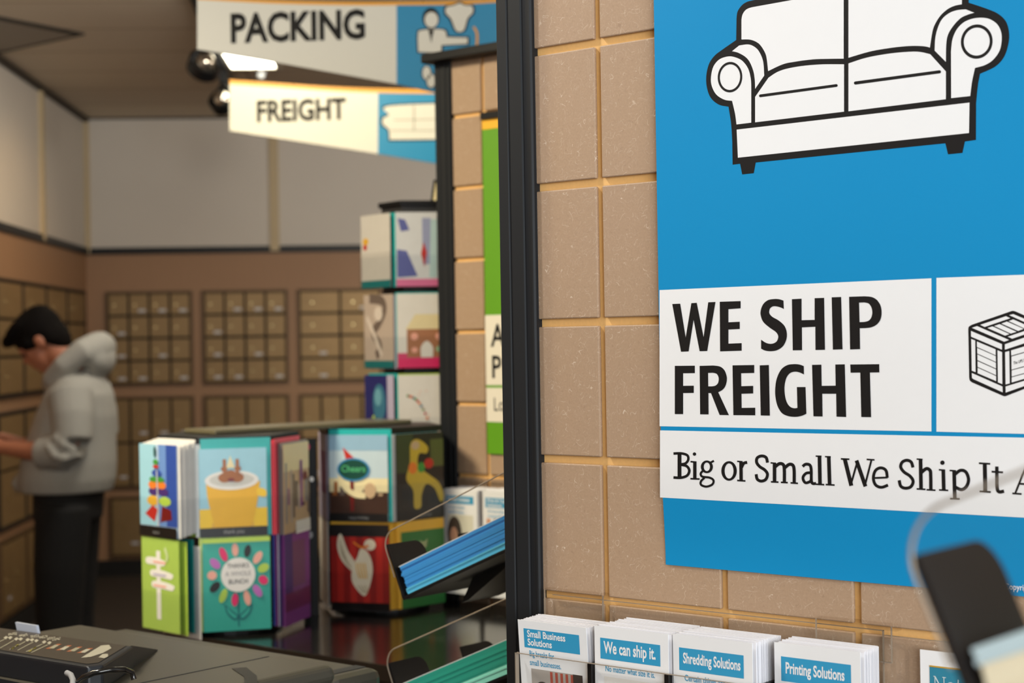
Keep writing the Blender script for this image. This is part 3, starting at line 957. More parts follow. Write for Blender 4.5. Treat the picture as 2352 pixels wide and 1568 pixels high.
# second holder at the right with the notary card
s_n0, z_n1 = ray_n(2113, 1491, N1 + .010)
_, zt2 = ray_n(2300, 1487, N1 + .004)
mbh = s_he + .002
r = thing('notary_card', 'white card headed Notary in pale serif letters, right of the brochures', 'card', SN(s_n0, N1 + .010, z_n1 - BH), PHI)
mb = MB(); mb.box(0, .108, 0, .001, 0, BH, M_WHITE); mb.build('sheet', r)
mb = MB(); mb.poly([(.0095, -.0003, BH - .0145), (.0985, -.0003, BH - .0145), (.0985, -.0003, BH - .075), (.0095, -.0003, BH - .075)], mat('notary_teal', (44, 130, 158), .5))
mb.poly([(.0095, -.0005, BH - .0136), (.0985, -.0005, BH - .0136), (.0985, -.0005, BH - .0150), (.0095, -.0005, BH - .0150)], mat('notary_gold', (190, 150, 40), .5)); mb.build('title_block', r)
mb = MB(); M_PALE = mat('pale_print', (214, 226, 228), .5)
fn = lambda a, b: (.0135 + a, -.0006, BH - .0385 + b)
for pts, wd in (([(.0015, 0), (.0015, .0150)], .0007), ([(.0015, .0150), (.0105, .0)], .0011), ([(.0105, 0), (.0105, .0150)], .0007), ([(0, 0), (.0035, 0)], .0007), ([(0, .0150), (.002, .0150)], .0007), ([(.009, .0150), (.0125, .0150)], .0007),
                ([(.0245, .0145), (.0245, .0015), (.026, 0), (.028, .0005)], .0009), ([(.0225, .0108), (.0280, .0108)], .0007),
                ([(.0305, .0095), (.033, .0112), (.0355, .0095), (.0355, .0)], .0009), ([(.0355, .006), (.031, .005), (.0305, .0015), (.033, 0), (.0355, .002)], .0009),
                ([(.039, 0), (.039, .0110)], .0009), ([(.039, .008), (.0415, .0110), (.043, .0108)], .0009), ([(.045, .011), (.049, 0)], .001), ([(.053, .011), (.048, -.003), (.046, -.004)], .0008)):
    stroke(mb, pts, wd, fn, M_PALE)
mb.flat([ell(.0172, .0055, .0046, .0058), ell(.0172, .0055, .0037, .0051)], fn, M_PALE)
mb.build('lettering', r)
brochure_holder('clear acrylic holder at the right carrying the Notary card', N1, mbh, mbh + .30, zt2, zt2 - .10, N1 + .030, z_n1 - BH - .006, [], [])

# brochures on the farther panel
NF2 = N2 + .070
s2a, z2a = brochure_stack(4, ['Mailbox Solutions'], ['A real street', 'address.'], 1018, 1122, NF2, .060, 'white brochure with a dark haired woman in the holder on the farther panel', 'woman', 0, 'white brochure edge behind the cover with the dark haired woman')
s2b, z2b = brochure_stack(5, ['Print & Copy', 'Solutions'], ['All of your printing', 'needs.'], 1108, 1126, NF2, .060, 'white brochure with a row of people in the holder on the farther panel', 'group', 0, 'white brochure edge behind the cover with a row of people')
brochure_holder('clear brochure holder on the farther panel behind the blue paper tray', N2, s2a - .006, s2a + .42, z2a + BH + .012, z2a + .075, NF2 + .004, z2a - .008, [s2b - .002], [s2a + .05])

# ------------------------------------------------------------------ tilted paper trays
TILT = math.radians(23)


def paper_mat(nm, rgb, dark):
    return mat(nm, rgb, .6, var=dark, scale=1.0, stretch=(2, 2, 900))


def tray(root, label=None):
    mb = MB()
    mb.box(-.004, .31, 0, .222, -.004, 0, M_BLACK); mb.box(-.004, 0, 0, .222, 0, .014, M_BLACK)
    t = mb.build('tray', root, bevel=.0008)
    for y0 in (0.0, .150):
        mb = MB()
        loop = [(y0, .010), (y0 + .072, .010)] + [(y0 + .072 - .018 + .018 * math.cos(a), .077 - .018 + .018 * math.sin(a)) for a in [i * math.pi / 14 for i in range(8)]] + [(y0, .077)]
        mb.prism(loop, lambda a, b: (-.004, a, b), lambda a, b: (0, a, b), M_BLACK)
        mb.build('end_tab', t, bevel=.0008)
    mb = MB()
    R_ = .024
    out = [(0, .004), (0, .092 - R_)] + [(R_ - R_ * math.cos(a), .092 - R_ + R_ * math.sin(a)) for a in [i * math.pi / 16 for i in range(1, 9)]] + [(.30, .092), (.30, .004)]
    mb.prism(out, lambda a, b: (a - .004, -.0028, b), lambda a, b: (a - .004, -.0003, b), M_ACRYL)
    mb.build('clear_side', t)
    mb = MB()
    pth = [(-.0045, -.0016, .030), (-.0045, -.0016, .092 - R_)] + [(R_ - R_ * math.cos(a) - .0045, -.0016, .092 - R_ + R_ * math.sin(a)) for a in [i * math.pi / 16 for i in range(1, 9)]] + [(.30, -.0016, .092)]
    mb.tube(pth, .0010, M_ACRYL_EDGE, 6); mb.build('clear_rim', t, smooth=60)
    mb = MB()
    mb.prism([(.07, -.004), (.16, -.004), (.05, -.030), (.035, -.030)], lambda a, b: (a, .07, b), lambda a, b: (a, .15, b), M_BLACK)
    mb.build('underside_bracket', t)
    return t


def place(t, s, n, z):
    t.location = SN(s, n, z); t.rotation_euler = (0, -TILT, PHI)


def ream(label, s, n, z, z0, z1, mt, x0=.004, x1=.287, cat='paper', name='paper_ream', jag=0.0):
    mb = MB()
    k_ = max(1, int((z1 - z0) / .0022))
    for i in range(k_):
        a, b = z0 + (z1 - z0) * i / k_, z0 + (z1 - z0) * (i + 1) / k_
        j = random.uniform(0, jag)
        mb.box(x0 + j, x1 + j, .003 + random.uniform(0, .0008), .219, a, b, mt)
    o = mb.build(name); place(o, s, n, z)
    return tag(o, label, cat, 'reams of coloured paper')


M_PBLUE = paper_mat('blue_paper', (58, 150, 226), .30)
M_PDBLUE = paper_mat('deep_blue_paper', (34, 104, 186), .2)
M_PCYAN = paper_mat('light_blue_paper', (92, 196, 240), .16)
M_PTEAL = paper_mat('teal_paper', (44, 164, 146), .30)
M_PMINT = paper_mat('mint_paper', (150, 236, 220), .12)
M_PCREAM = paper_mat('cream_paper', (238, 228, 200), .05)
M_PPALEBLUE = paper_mat('pale_blue_paper', (196, 218, 226), .05)
NT = -1.66
st_, zt_ = ray_n(928, 1370, NT)


def rack(label, s, n, zs):
    r = thing('paper_rack', label, 'paper rack', SN(s + .335, n - .11, 0), 0)
    for i, z in enumerate(zs):
        t = tray(r)
        t.location = SN(s, n, z) - r.location; t.rotation_euler = (0, -TILT, PHI)
    mb = MB(); M_ = Matrix.Rotation(PHI, 4, 'Z')
    mb.box(-.025, .025, -.02, .02, .012, max(zs) + .14, M_BLACK, M_); mb.build('upright', r)
    for z in zs:
        mb = MB(); mb.box(-.065, -.024, -.03, .03, z + .100, z + .112, M_BLACK, M_); mb.build('tray_arm', r)
    mb = MB(); mb.box(-.16, .16, -.14, .14, 0, .012, M_BLACK, M_); mb.build('foot_plate', r)
    return r


_, zt2_ = ray_n(914, 1641, NT)
rack('black tilted paper rack holding blue and teal paper, behind the near black post', st_, NT, [zt_, zt2_])
for s, n, z, lst in ((st_, NT, zt_, (('light blue paper ream at the bottom of the upper tilted tray', 0, .0095, M_PCYAN, .002), ('thick blue paper ream in the middle of the upper tilted tray', .0096, .0345, M_PBLUE, .004),
                                      ('thin deep blue paper ream near the top of the upper tilted tray', .0346, .0366, M_PDBLUE, .003), ('blue paper ream topmost in the upper tilted tray', .0367, .0412, M_PBLUE, .003))),
                     (st_ - .004, NT, zt2_, (('mint paper ream at the bottom of the lower tilted tray', 0, .0120, M_PMINT, .002), ('thick teal paper ream on top in the lower tilted tray', .0121, .0412, M_PTEAL, .003)))):
    for lb, a, b, mt, jg in lst:
        ream(lb, s, n, z, a + .0002, b, mt, jag=jg)
    ream('white sheets lying on the %s paper of the %s tilted tray' % (('blue', 'upper') if z == zt_ else ('teal', 'lower')), s, n, z, .0414, .0424, M_WHITE, name='paper_sheets')
# foreground rack
s_f, z_f = ray_n(2276, 1690, -.629)
rack('black tilted paper rack with cream paper in the blurred lower right foreground', s_f, -.629, [z_f])
ream('cream paper ream in the blurred foreground tray', s_f, -.629, z_f, .0002, .0270, M_PCREAM, jag=.002)
ream('pale blue paper ream on the cream ream in the blurred foreground tray', s_f, -.629, z_f, .0272, .0345, M_PPALEBLUE, jag=.002)

# ------------------------------------------------------------------ greeting card racks
CW, CHT = .127, .176
C = lambda nm, rgb, **k_: mat('card_' + nm, rgb, .4, **k_)
K_BLACK, K_WHITE = C('black', (22, 20, 20)), C('white', (238, 236, 232))
K_TEAL, K_DTEAL, K_LIME = C('teal', (40, 178, 178)), C('deep_teal', (16, 112, 116)), C('lime', (182, 214, 84))
K_PINK, K_ROSE = C('coral_pink', (244, 92, 112)), C('rose', (222, 68, 120))
K_GREY, K_GTXT = C('grey', (150, 148, 150)), C('grey_text', (150, 150, 150))
K_SKY, K_PALE, K_ROYAL = C('sky', (160, 212, 232)), C('pale_blue', (190, 214, 238)), C('royal', (50, 82, 170))
K_YEL, K_GOLD, K_ORG = C('yellow', (250, 206, 40)), C('gold', (230, 178, 60)), C('orange', (236, 130, 50))
K_RED, K_DRED = C('red', (196, 48, 40)), C('dark_red', (120, 26, 24))
K_PURP, K_VIOL, K_LILAC = C('purple', (74, 48, 120)), C('violet', (132, 66, 140)), C('lilac', (188, 182, 210))
K_GRN, K_DGRN, K_LEAF = C('green', (44, 120, 60)), C('dark_green', (18, 74, 62)), C('leaf', (70, 150, 60))
K_BROWN, K_DBR, K_CREAM = C('brown', (166, 100, 50)), C('dark_brown', (70, 46, 36)), C('cream', (240, 226, 180))
K_TAN = C('tan', (206, 176, 140)); K_MAG = C('magenta', (232, 40, 110)); K_ORCH = C('orchid', (196, 112, 196)); K_PEACH = C('peach', (244, 178, 160))
K_SEPIA, K_SEPIAD = C('sepia', (190, 174, 162)), C('sepia_dark', (112, 98, 90))
K_NAVY, K_PEAC = C('navy', (40, 44, 110)), C('peacock', (60, 120, 150))


class Card:
    def __init__(self, bg, th=.0012, w=CW, h=CHT):
        self.mb = MB(); self.w, self.h = w, h; self.l = .0003
        self.mb.box(-w / 2, w / 2, 0, th, 0, h, bg)

    def fn(self, l=None):
        l = self.l
        return lambda u, v: (-self.w / 2 + u * self.w, -l, v * self.h)

    def poly(self, mt, *loops):
        self.mb.flat([list(l) for l in loops], self.fn(), mt); self.l += .00012; return self

    def rect(self, mt, u0, u1, v0, v1):
        return self.poly(mt, [(u0, v0), (u1, v0), (u1, v1), (u0, v1)])

    def ell(self, mt, u, v, ru, rv, rot=0):
        return self.poly(mt, ell(u, v, ru, rv, 22, rot))

    def line(self, mt, pts, w):
        stroke(self.mb, pts, w, self.fn(), mt); self.l += .00012; return self

    def text(self, mt, s, u, v, size, sx=.8, bold=0.0, align='CENTER'):
        l = self.l
        self.mb.text(s, lambda a, b: (-self.w / 2 + u * self.w + a, -l, v * self.h + b), mt, size, sx, bold, align); self.l += .00012; return self


def d_fruit():
    c = Card(K_PALE)
    c.rect(K_SKY, .0, .45, .12, 1).rect(K_ROYAL, .72, 1, .12, 1).rect(C('mid_blue', (110, 150, 214)), .52, .72, .12, 1)
    c.poly(K_RED, [(.14, .24), (.40, .16), (.48, .30), (.34, .34)]).poly(K_DRED, [(.55, .16), (.86, .20), (.84, .30), (.60, .34)])
    c.ell(K_GOLD, .36, .39, .16, .055).ell(K_LIME, .68, .39, .16, .05).ell(K_PURP, .40, .49, .15, .045).ell(K_PURP, .64, .49, .14, .045)
    c.ell(K_ORG, .36, .56, .11, .045).ell(K_ORG, .60, .56, .12, .04).ell(K_LEAF, .40, .62, .12, .03).ell(K_LEAF, .58, .62, .10, .03)
    c.ell(K_ROYAL, .48, .69, .13, .04).ell(K_RED, .46, .76, .08, .018).ell(K_LEAF, .46, .81, .07, .03).ell(K_DGRN, .44, .92, .03, .06)
    c.line(C('silver', (200, 204, 212)), [(.52, .12), (.50, .5), (.49, .72)], .03)
    c.rect(K_BLACK, 0, 1, 0, .115).text(K_GTXT, 'seasons', .45, .035, .009)
    return c


def d_cup():
    c = Card(K_SKY, h=.167)
    c.rect(K_YEL, .0, 1, .105, .32).rect(K_GOLD, .18, .80, .105, .16)
    c.poly(C('cup_yellow', (240, 184, 30)), cr_smooth([(.10, .62), (.90, .62), (.86, .40, 1), (.80, .20, 1), (.76, .11), (.22, .11), (.16, .30, 1), (.12, .45, 1)]))
    c.poly(K_YEL, cr_smooth([(.86, .46, 1), (.98, .44, 1), (.98, .52, 1), (.86, .54, 1)]))
    c.ell(K_WHITE, .48, .64, .40, .11).ell(C('saucer_grey', (206, 206, 200)), .48, .645, .33, .075)
    for u, v, r_ in ((.38, .67, .10), (.56, .67, .10), (.46, .70, .10), (.37, .77, .05), (.57, .77, .05)):
        c.ell(K_BROWN, u, v, r_, r_ * .55)
    c.rect(K_BROWN, .35, .40, .70, .88).rect(K_BROWN, .54, .59, .70, .88).poly(K_CREAM, [(.40, .78), (.46, .92), (.53, .78)]).ell(K_DRED, .47, .645, .05, .02)
    c.rect(K_BLACK, 0, 1, 0, .108).text(K_GTXT, 'thank you', .5, .038, .0115, .85, .004)
    return c


def d_collage():
    c = Card(K_TAN)
    c.rect(K_CREAM, 0, 1, .7, 1)
    for i in range(10):
        u = .05 + .095 * i; h_ = random.uniform(.3, .85)
        c.rect(random.choice([K_SEPIA, K_SEPIAD, K_GREY, K_DBR, K_VIOL]), u, u + random.uniform(.05, .14), random.uniform(.12, .35), h_)
    c.ell(K_DRED, .82, .62, .08, .05).rect(K_WHITE, .42, 1, 0, .14)
    return c


def d_signpost():
    c = Card(C('post_green', (168, 200, 92)))
    c.rect(K_WHITE, .40, .51, .12, .86)
    for u0, u1, v in ((.14, .62, .74), (.26, .82, .61), (.30, .85, .49)):
        c.poly(K_WHITE, cr_smooth([(u0, v + .035, 1), ((u0 + u1) / 2, v + .045, 1), (u1, v + .02, 1), (u1 + .02, v - .01, 1), (u1 - .04, v - .04, 1), ((u0 + u1) / 2, v - .035, 1), (u0, v - .03, 1)]))
    for v, mt in ((.735, K_PEACH), (.60, K_LILAC), (.48, K_PEACH)):
        c.rect(mt, .32, .66, v - .008, v + .012)
    c.line(C('pale_green', (206, 222, 170)), [(.64, .90), (.70, .82), (.68, .76)], .05)
    return c


def d_flower():
    c = Card(C('flower_teal', (54, 178, 162)))
    c.line(K_DTEAL, [(.52, .04), (.52, .40)], .022)
    for s_ in (-1, 1):
        c.poly(K_DTEAL, cr_smooth([(.52, .15, 1), (.52 + s_ * .10, .22, 1), (.52 + s_ * .20, .28, 1), (.52 + s_ * .17, .18, 1), (.52 + s_ * .06, .11, 1)]))
        c.poly(C('flower_teal', (54, 178, 162)), cr_smooth([(.52 + s_ * .03, .155, 1), (.52 + s_ * .10, .20, 1), (.52 + s_ * .18, .262, 1), (.52 + s_ * .15, .19, 1), (.52 + s_ * .06, .13, 1)]))
    cols = [K_PEACH, K_MAG, K_ORCH, K_PEACH, K_BLACK, K_LIME, K_MAG, K_PEACH, K_ORCH, K_MAG, K_LIME, K_PEACH, K_BLACK]
    n = len(cols)
    for i, m_ in enumerate(cols):
        a = math.pi / 2 + 2 * math.pi * i / n + .1
        c.ell(m_, .52 + .385 * math.cos(a), .60 + .27 * math.sin(a), .085 if i % 3 else .07, .048, a)
    c.ell(K_WHITE, .52, .60, .255, .185)
    for i, t in enumerate(('THANKS', 'A WHOLE', 'BUNCH')):
        c.text(K_BLACK if i != 1 else K_GREY, t, .52, .675 - i * .085, .0125, .85, .004 if i != 1 else 0)
    c.rect(K_LIME, 0, 1, .95, 1)
    return c


def d_neon():
    c = Card(C('sky_print', (196, 216, 226)))
    c.rect(C('sky_blue_top', (150, 188, 214)), 0, 1, .82, 1).rect(K_CREAM, 0, 1, .30, .50).rect(K_DBR, 0, 1, .09, .34).rect(K_BROWN, .08, .14, .34, .46)
    for i in range(7):
        c.rect(random.choice([K_TAN, K_BROWN, K_SEPIAD]), .05 + .13 * i, .13 + .13 * i, .30, .30 + random.uniform(.02, .10))
    c.rect(K_DRED, .36, .42, .12, .52)
    c.poly(K_RED, [(.24, .86), (.46, .72), (.30, .70)])
    c.line(K_CREAM, [(.18, .58), (.24, .42), (.42, .32), (.62, .30)], .07)
    c.ell(C('neon_blue', (60, 140, 190)), .42, .60, .28, .135).ell(K_DGRN, .42, .60, .25, .115)
    c.text(C('neon_green', (90, 190, 130)), 'Cheers', .42, .575, .019, .95, .01)
    c.ell(K_TAN, .70, .36, .10, .09)
    c.rect(K_BLACK, 0, 1, 0, .095).text(K_GTXT, 'happy birthday', .5, .03, .009)
    return c


def d_dog():
    c = Card(C('night', (40, 32, 28)))
    K = C('dog_yellow', (206, 176, 60))
    c.rect(C('leaf_dark', (60, 70, 40)), .0, .35, .55, 1).rect(C('leaf_dark2', (90, 96, 50)), .72, 1, .6, .92)
    c.poly(K, cr_smooth([(.30, .88, 1), (.46, .93, 1), (.66, .84, 1), (.64, .76, 1), (.48, .76, 1), (.46, .62, 1), (.70, .50, 1), (.90, .40, 1), (1.0, .24, 1), (.92, .18, 1), (.80, .34, 1), (.62, .40, 1),
                          (.52, .28, 1), (.50, .14, 1), (.36, .14, 1), (.34, .34, 1), (.20, .48, 1), (.28, .66, 1)]))
    c.ell(K_ORG, .34, .60, .09, .07).ell(K_LEAF, .52, .60, .08, .06).ell(K_RED, .68, .64, .10, .06).ell(K_TAN, .40, .86, .09, .05)
    c.rect(K_BLACK, 0, 1, 0, .10).text(K_GTXT, 'good boy', .6, .03, .010)
    return c


def d_bird():
    c = Card(K_DRED)
    for i in range(9):
        c.rect(C('curtain', (188, 44, 36)) if i % 2 else C('curtain_shade', (150, 32, 28)), i / 9, (i + 1) / 9, .10, .86)
    c.rect(K_BLACK, 0, 1, .86, 1).rect(K_BLACK, 0, 1, 0, .10)
    W = C('feather', (232, 222, 196)); G_ = C('feather_grey', (190, 176, 146))
    c.poly(W, cr_smooth([(.14, .86, 1), (.20, .88, 1), (.30, .70, 1), (.42, .56, 1), (.40, .46, 1), (.30, .50, 1), (.18, .60, 1), (.12, .74, 1)]))
    c.poly(W, cr_smooth([(.52, .72, 1), (.62, .70, 1), (.70, .60, 1), (.72, .46, 1), (.66, .28, 1), (.58, .18, 1), (.46, .24, 1), (.36, .36, 1), (.38, .52, 1), (.46, .62, 1)]))
    c.ell(W, .68, .77, .10, .065)
    for i in range(4):
        c.line(G_, [(.17 + .03 * i, .82 - .06 * i), (.20 + .03 * i, .66 - .03 * i), (.30 + .02 * i, .56 - .02 * i)], .016)
        c.line(G_, [(.46 + .045 * i, .30), (.52 + .04 * i, .24), (.60, .22)], .014)
        c.line(K_GOLD, [(.44 + .05 * i, .56), (.46 + .05 * i, .46), (.50 + .04 * i, .38)], .018)
    c.line(K_ORG, [(.40, .80), (.54, .74), (.66, .76)], .025)
    return c


def d_green_script():
    c = Card(K_GOLD)
    c.rect(C('book_green', (46, 116, 56)), .08, 1, 0, .88)
    c.text(K_CREAM, 'Spring!', .48, .70, .018, .8).text(K_CREAM, 'with love', .66, .42, .010, .8)
    c.ell(K_ORG, .70, .30, .06, .04)
    return c


def d_pages():
    c = Card(K_LILAC)
    c.rect(K_VIOL, .3, .9, .3, .8)
    return c


def d_purple():
    c = Card(K_VIOL)
    c.rect(C('plum', (110, 40, 90)), 0, 1, .15, .35).rect(K_PURP, 0, .3, .35, 1).rect(C('wine', (120, 70, 110)), .3, .8, .4, .9)
    return c


def d_ornament():
    c = Card(C('pale_grey', (214, 210, 204)))
    c.ell(K_GOLD, .16, .64, .10, .05).ell(K_RED, .14, .56, .07, .04).rect(C('grey_wash', (200, 196, 190)), 0, 1, .10, .48)
    c.rect(K_DTEAL, 0, 1, 0, .10)
    return c


def d_abstract():
    c = Card(C('ice', (226, 230, 236)))
    B_ = C('ink_blue', (96, 104, 176))
    c.poly(B_, [(.04, .92), (.18, .90), (.26, .76), (.10, .74)]).poly(B_, [(.02, .50), (.20, .48), (.40, .14), (.02, .12)]).rect(C('haze', (160, 168, 206)), .50, .66, .30, .92)
    c.poly(C('mist', (190, 220, 226)), [(.66, .9), (.78, .9), (.76, .12), (.62, .12)]).poly(K_RED, [(.52, .60), (.58, .46), (.53, .26), (.47, .44)]).rect(K_PEACH, .80, .90, .28, .58)
    c.rect(C('hot_pink', (230, 120, 170)), 0, 1, 0, .10)
    return c


def d_zigzag():
    c = Card(K_SEPIA)
    c.line(K_SEPIAD, [(.2, .95), (.6, .92), (.72, .80), (.5, .60), (.3, .48), (.55, .30), (.4, .16)], .13)
    c.ell(C('sepia_light', (220, 208, 198)), .5, .74, .14, .10).line(C('sepia_light', (220, 208, 198)), [(.1, .70), (.4, .40), (.6, .16)], .08)
    c.rect(K_DTEAL, 0, 1, 0, .10)
    return c


def d_house():
    c = Card(K_WHITE)
    c.rect(K_ROSE, 0, 1, .10, .20).rect(C('ginger', (176, 120, 84)), .18, .92, .14, .52).poly(K_CREAM, [(.16, .52), (.94, .52), (.76, .72), (.34, .72)])
    c.ell(K_PEACH, .32, .42, .07, .05).ell(K_PEACH, .78, .42, .07, .05).ell(K_PEACH, .32, .24, .06, .04).ell(C('mint_dot', (160, 210, 170)), .78, .25, .06, .04)
    c.poly(K_WHITE, cr_smooth([(.44, .14), (.44, .28, 1), (.55, .36, 1), (.66, .28, 1), (.66, .14)]))
    c.rect(K_MAG, 0, 1, 0, .12)
    return c


def d_peacock():
    c = Card(K_NAVY)
    c.ell(K_PEAC, .5, .62, .22, .26).ell(C('peacock_light', (110, 170, 190)), .46, .70, .12, .12).ell(K_PURP, .2, .3, .14, .12).ell(K_PEAC, .7, .28, .18, .10).ell(K_LIME, .3, .42, .04, .03).rect(K_LILAC, .78, 1, 0, 1)
    return c


def d_dots():
    c = Card(K_WHITE)
    for i in range(14):
        t = i / 13
        c.ell([K_LEAF, K_RED, K_ORG, K_PEAC][i % 4], .18 + .46 * t, .72 - .52 * t - .10 * t * (1 - t) * 0 + .14 * math.sin(t * 3.1), .026, .017)
    for i in range(10):
        c.ell(K_PEACH, random.uniform(.1, .95), random.uniform(.05, .95), .012, .008)
    return c


M_CORE = mat('rack_grey', (52, 52, 54), .45)


def card_rack(label, ctr, rot, z0, ztop, rows, faces, deep={}, cap=.138):
    r = thing('card_rack', label, 'card rack', (ctr[0], ctr[1], z0), rot)
    hexp = lambda R_: [(R_ * math.cos(math.radians(60 * i)), R_ * math.sin(math.radians(60 * i))) for i in range(6)]
    mb = MB(); mb.prism(hexp(.088), lambda a, b: (a, b, .012), lambda a, b: (a, b, ztop - z0), M_CORE); mb.build('core', r)
    mb = MB(); mb.prism(hexp(cap), lambda a, b: (a, b, ztop - z0), lambda a, b: (a, b, ztop - z0 + .012), M_BLACK); mb.build('top_cap', r)
    mb = MB(); mb.prism(ell(0, 0, .10, .10, 28), lambda a, b: (a, b, 0), lambda a, b: (a, b, .012), M_BLACK); mb.build('base', r)
    for fc in faces:
        M_ = Matrix.Rotation(math.radians(60 * fc), 4, 'Z')
        for z in rows:
            mb = MB(); b = z - z0; e = deep.get(fc, 0.0)
            mb.box(-.067, .067, -.1275 - e, -.126 - e, b, b + .075, M_POCKET, M_); mb.box(-.067, .067, -.126 - e, -.080, b - .0015, b, M_POCKET, M_)
            mb.box(-.068, -.067, -.127 - e, -.080, b, b + .075, M_POCKET, M_); mb.box(.067, .068, -.127 - e, -.080, b, b + .075, M_POCKET, M_)
            mb.build('pocket', r)
    return r


RACKS = {}


def put_card(rk, fc, z, card, label, depth=0.0, dx=0.0, dz=0.0, lean=0.0, name='greeting_card', group='greeting cards', cat='greeting card'):
    ctr, rot = RACKS[rk]
    a = rot + math.radians(60 * fc)
    out = Vector((math.sin(a), -math.cos(a), 0)); tn = Vector((math.cos(a), math.sin(a), 0))
    o = card.mb.build(name) if isinstance(card, Card) else card
    rad = .1245 - depth
    o.location = Vector((ctr[0], ctr[1], z)) + out * rad + tn * dx + Vector((0, 0, dz + .0005))
    o.rotation_euler = (lean, 0, a)
    return tag(o, label, cat, group)


def plain(mt, w=CW, h=CHT):
    return Card(mt, .0011, w, h)


RACKS['L'] = ((-.561, 3.255), math.radians(15))
RACKS['R'] = ((-.282, 3.48), math.radians(-16))
RACKS['T'] = ((-.226, 4.05), math.radians(8))
zl = (ZC + .010, ZC + .188)
card_rack('hexagonal greeting card rack on the counter, the left one with a yellow cup card', RACKS['L'][0], RACKS['L'][1], ZC, ZC + .366, zl, (-1, 0, 1), {-1: .036, 1: .017})
card_rack('hexagonal greeting card rack on the counter, the right one next to the tilted trays', RACKS['R'][0], RACKS['R'][1], ZC, ZC + .366, zl, (-1, 0, 1))
zt3 = (1.410 - .193 * 1, 1.414, 1.607)
zt3 = (1.233, 1.426, 1.619)
card_rack('tall dark card tower rising behind the counter racks to the black post', RACKS['T'][0], RACKS['T'][1], 0, 1.815, zt3, (-1, 0, 1), cap=.096)
# left rack
put_card('L', -1, zl[1], d_fruit(), 'blue card with a tree of stacked fruit on the left rack', -.034, -.006)
for i in range(9):
    put_card('L', -1, zl[1], plain(K_WHITE), 'white card edge in the thick stack behind the fruit tree card', -.0315 + .0042 * i, .001 + random.uniform(-.002, .002), .001 + .0010 * i, group='white cards behind the fruit tree card')
put_card('L', -1, zl[1], plain(K_LIME), 'lime envelope at the left edge of the fruit tree stack', .0080, -.010, .0, name='envelope', cat='envelope', group='envelopes')
put_card('L', 0, zl[1], d_cup(), 'card with a yellow cup and pastry reading thank you', 0, -.004)
put_card('L', 0, zl[1], plain(K_TEAL, CW + .005, CHT + .010), 'teal envelope behind the yellow cup card', .004, .002, name='envelope', cat='envelope', group='envelopes')
put_card('L', 0, zl[1], plain(K_WHITE), 'white card edge left of the yellow cup card', .009, -.010)
put_card('L', 1, zl[1], d_collage(), 'sepia photo collage card on the right face of the left rack', -.0145, .008, -.006, .0)
for i in range(4):
    put_card('L', 1, zl[1], plain(K_SEPIAD if i % 2 else K_GREY), 'grey card edge behind the sepia photo collage card', -.0120 + .0022 * i, .006, -.003, group='grey cards behind the collage')
put_card('L', 1, zl[1], plain(K_PINK, CW, CHT + .006), 'coral pink envelope behind the sepia photo collage card', -.0025, -.008, .0, name='envelope', cat='envelope', group='envelopes')
put_card('L', 1, zl[1], plain(K_PINK, CW, CHT + .004), 'second coral pink envelope behind the collage, deeper in its pocket', .0010, -.010, .0, name='envelope', cat='envelope', group='envelopes')
put_card('L', -1, zl[0], d_signpost(), 'lime green card with a white signpost on the left rack', -.034, -.004)
put_card('L', -1, zl[0], plain(K_LIME), 'lime envelope right behind the signpost card', -.022, .004, -.004, name='envelope', cat='envelope', group='envelopes')
put_card('L', -1, zl[0], plain(K_DTEAL), 'deep teal envelope behind the signpost card', -.010, .008, .0, name='envelope', cat='envelope', group='envelopes')
put_card('L', -1, zl[0], plain(K_WHITE), 'white card edge behind the deep teal envelope', .002, .012, -.014)
put_card('L', 0, zl[0], d_flower(), 'teal card with a flower of bright petals around white wording', 0, .0)
put_card('L', 0, zl[0], plain(C('lime_pale', (206, 224, 120)), CW + .003, CHT + .002), 'pale lime envelope behind the petal flower card', .004, -.004, name='envelope', cat='envelope', group='envelopes')
put_card('L', 1, zl[0], d_purple(), 'purple card on the lower right face of the left rack', -.0145, .006)
for i, m_ in enumerate((K_VIOL, K_PURP, K_LILAC, K_VIOL, K_ROYAL)):
    put_card('L', 1, zl[0], plain(m_), ['violet', 'dark purple', 'lilac', 'second violet', 'royal blue'][i] + ' card edge behind the purple card', -.0120 + .0036 * i, .004 - .003 * i, .001 * i)
# right rack
put_card('R', 0, zl[1], d_neon(), 'card with a dark green oval sign under a pale sky', 0, .0)
put_card('R', 0, zl[1], plain(K_TEAL, CW + .008, CHT + .012), 'teal envelope behind the oval sign card', .004, .003, name='envelope', cat='envelope', group='envelopes')
put_card('R', -1, zl[1], d_pages(), 'lilac card on the narrow left face of the right rack', .004)
for i in range(4):
    put_card('R', -1, zl[1], plain(K_LILAC if i % 2 else K_GREY), 'pale card edge behind the lilac card', .007 + .004 * i, .003, .002 * i, group='pale cards behind the lilac card')
put_card('R', 1, zl[1], d_dog(), 'dark card with a yellow dog on the right rack', .0, .004)
put_card('R', 1, zl[1], plain(K_TEAL, CW + .006, CHT + .010), 'teal envelope behind the yellow dog card', .010, -.004, name='envelope', cat='envelope', group='envelopes')
put_card('R', 1, zl[1], plain(K_WHITE), 'white card edge left of the yellow dog card', .006, -.006)
put_card('R', 0, zl[0], d_bird(), 'red curtain card with a white bird on the right rack', 0, .0, -.004)
put_card('R', 0, zl[0], plain(K_GOLD, CW + .006, CHT + .001), 'gold envelope behind the white bird card', .004, .002, name='envelope', cat='envelope', group='envelopes')
put_card('R', 1, zl[0], d_green_script(), 'green and gold card with pale script on the right rack', .0, .003)
put_card('R', 1, zl[0], plain(K_GOLD), 'gold envelope behind the green script card', .006, -.004, name='envelope', cat='envelope', group='envelopes')
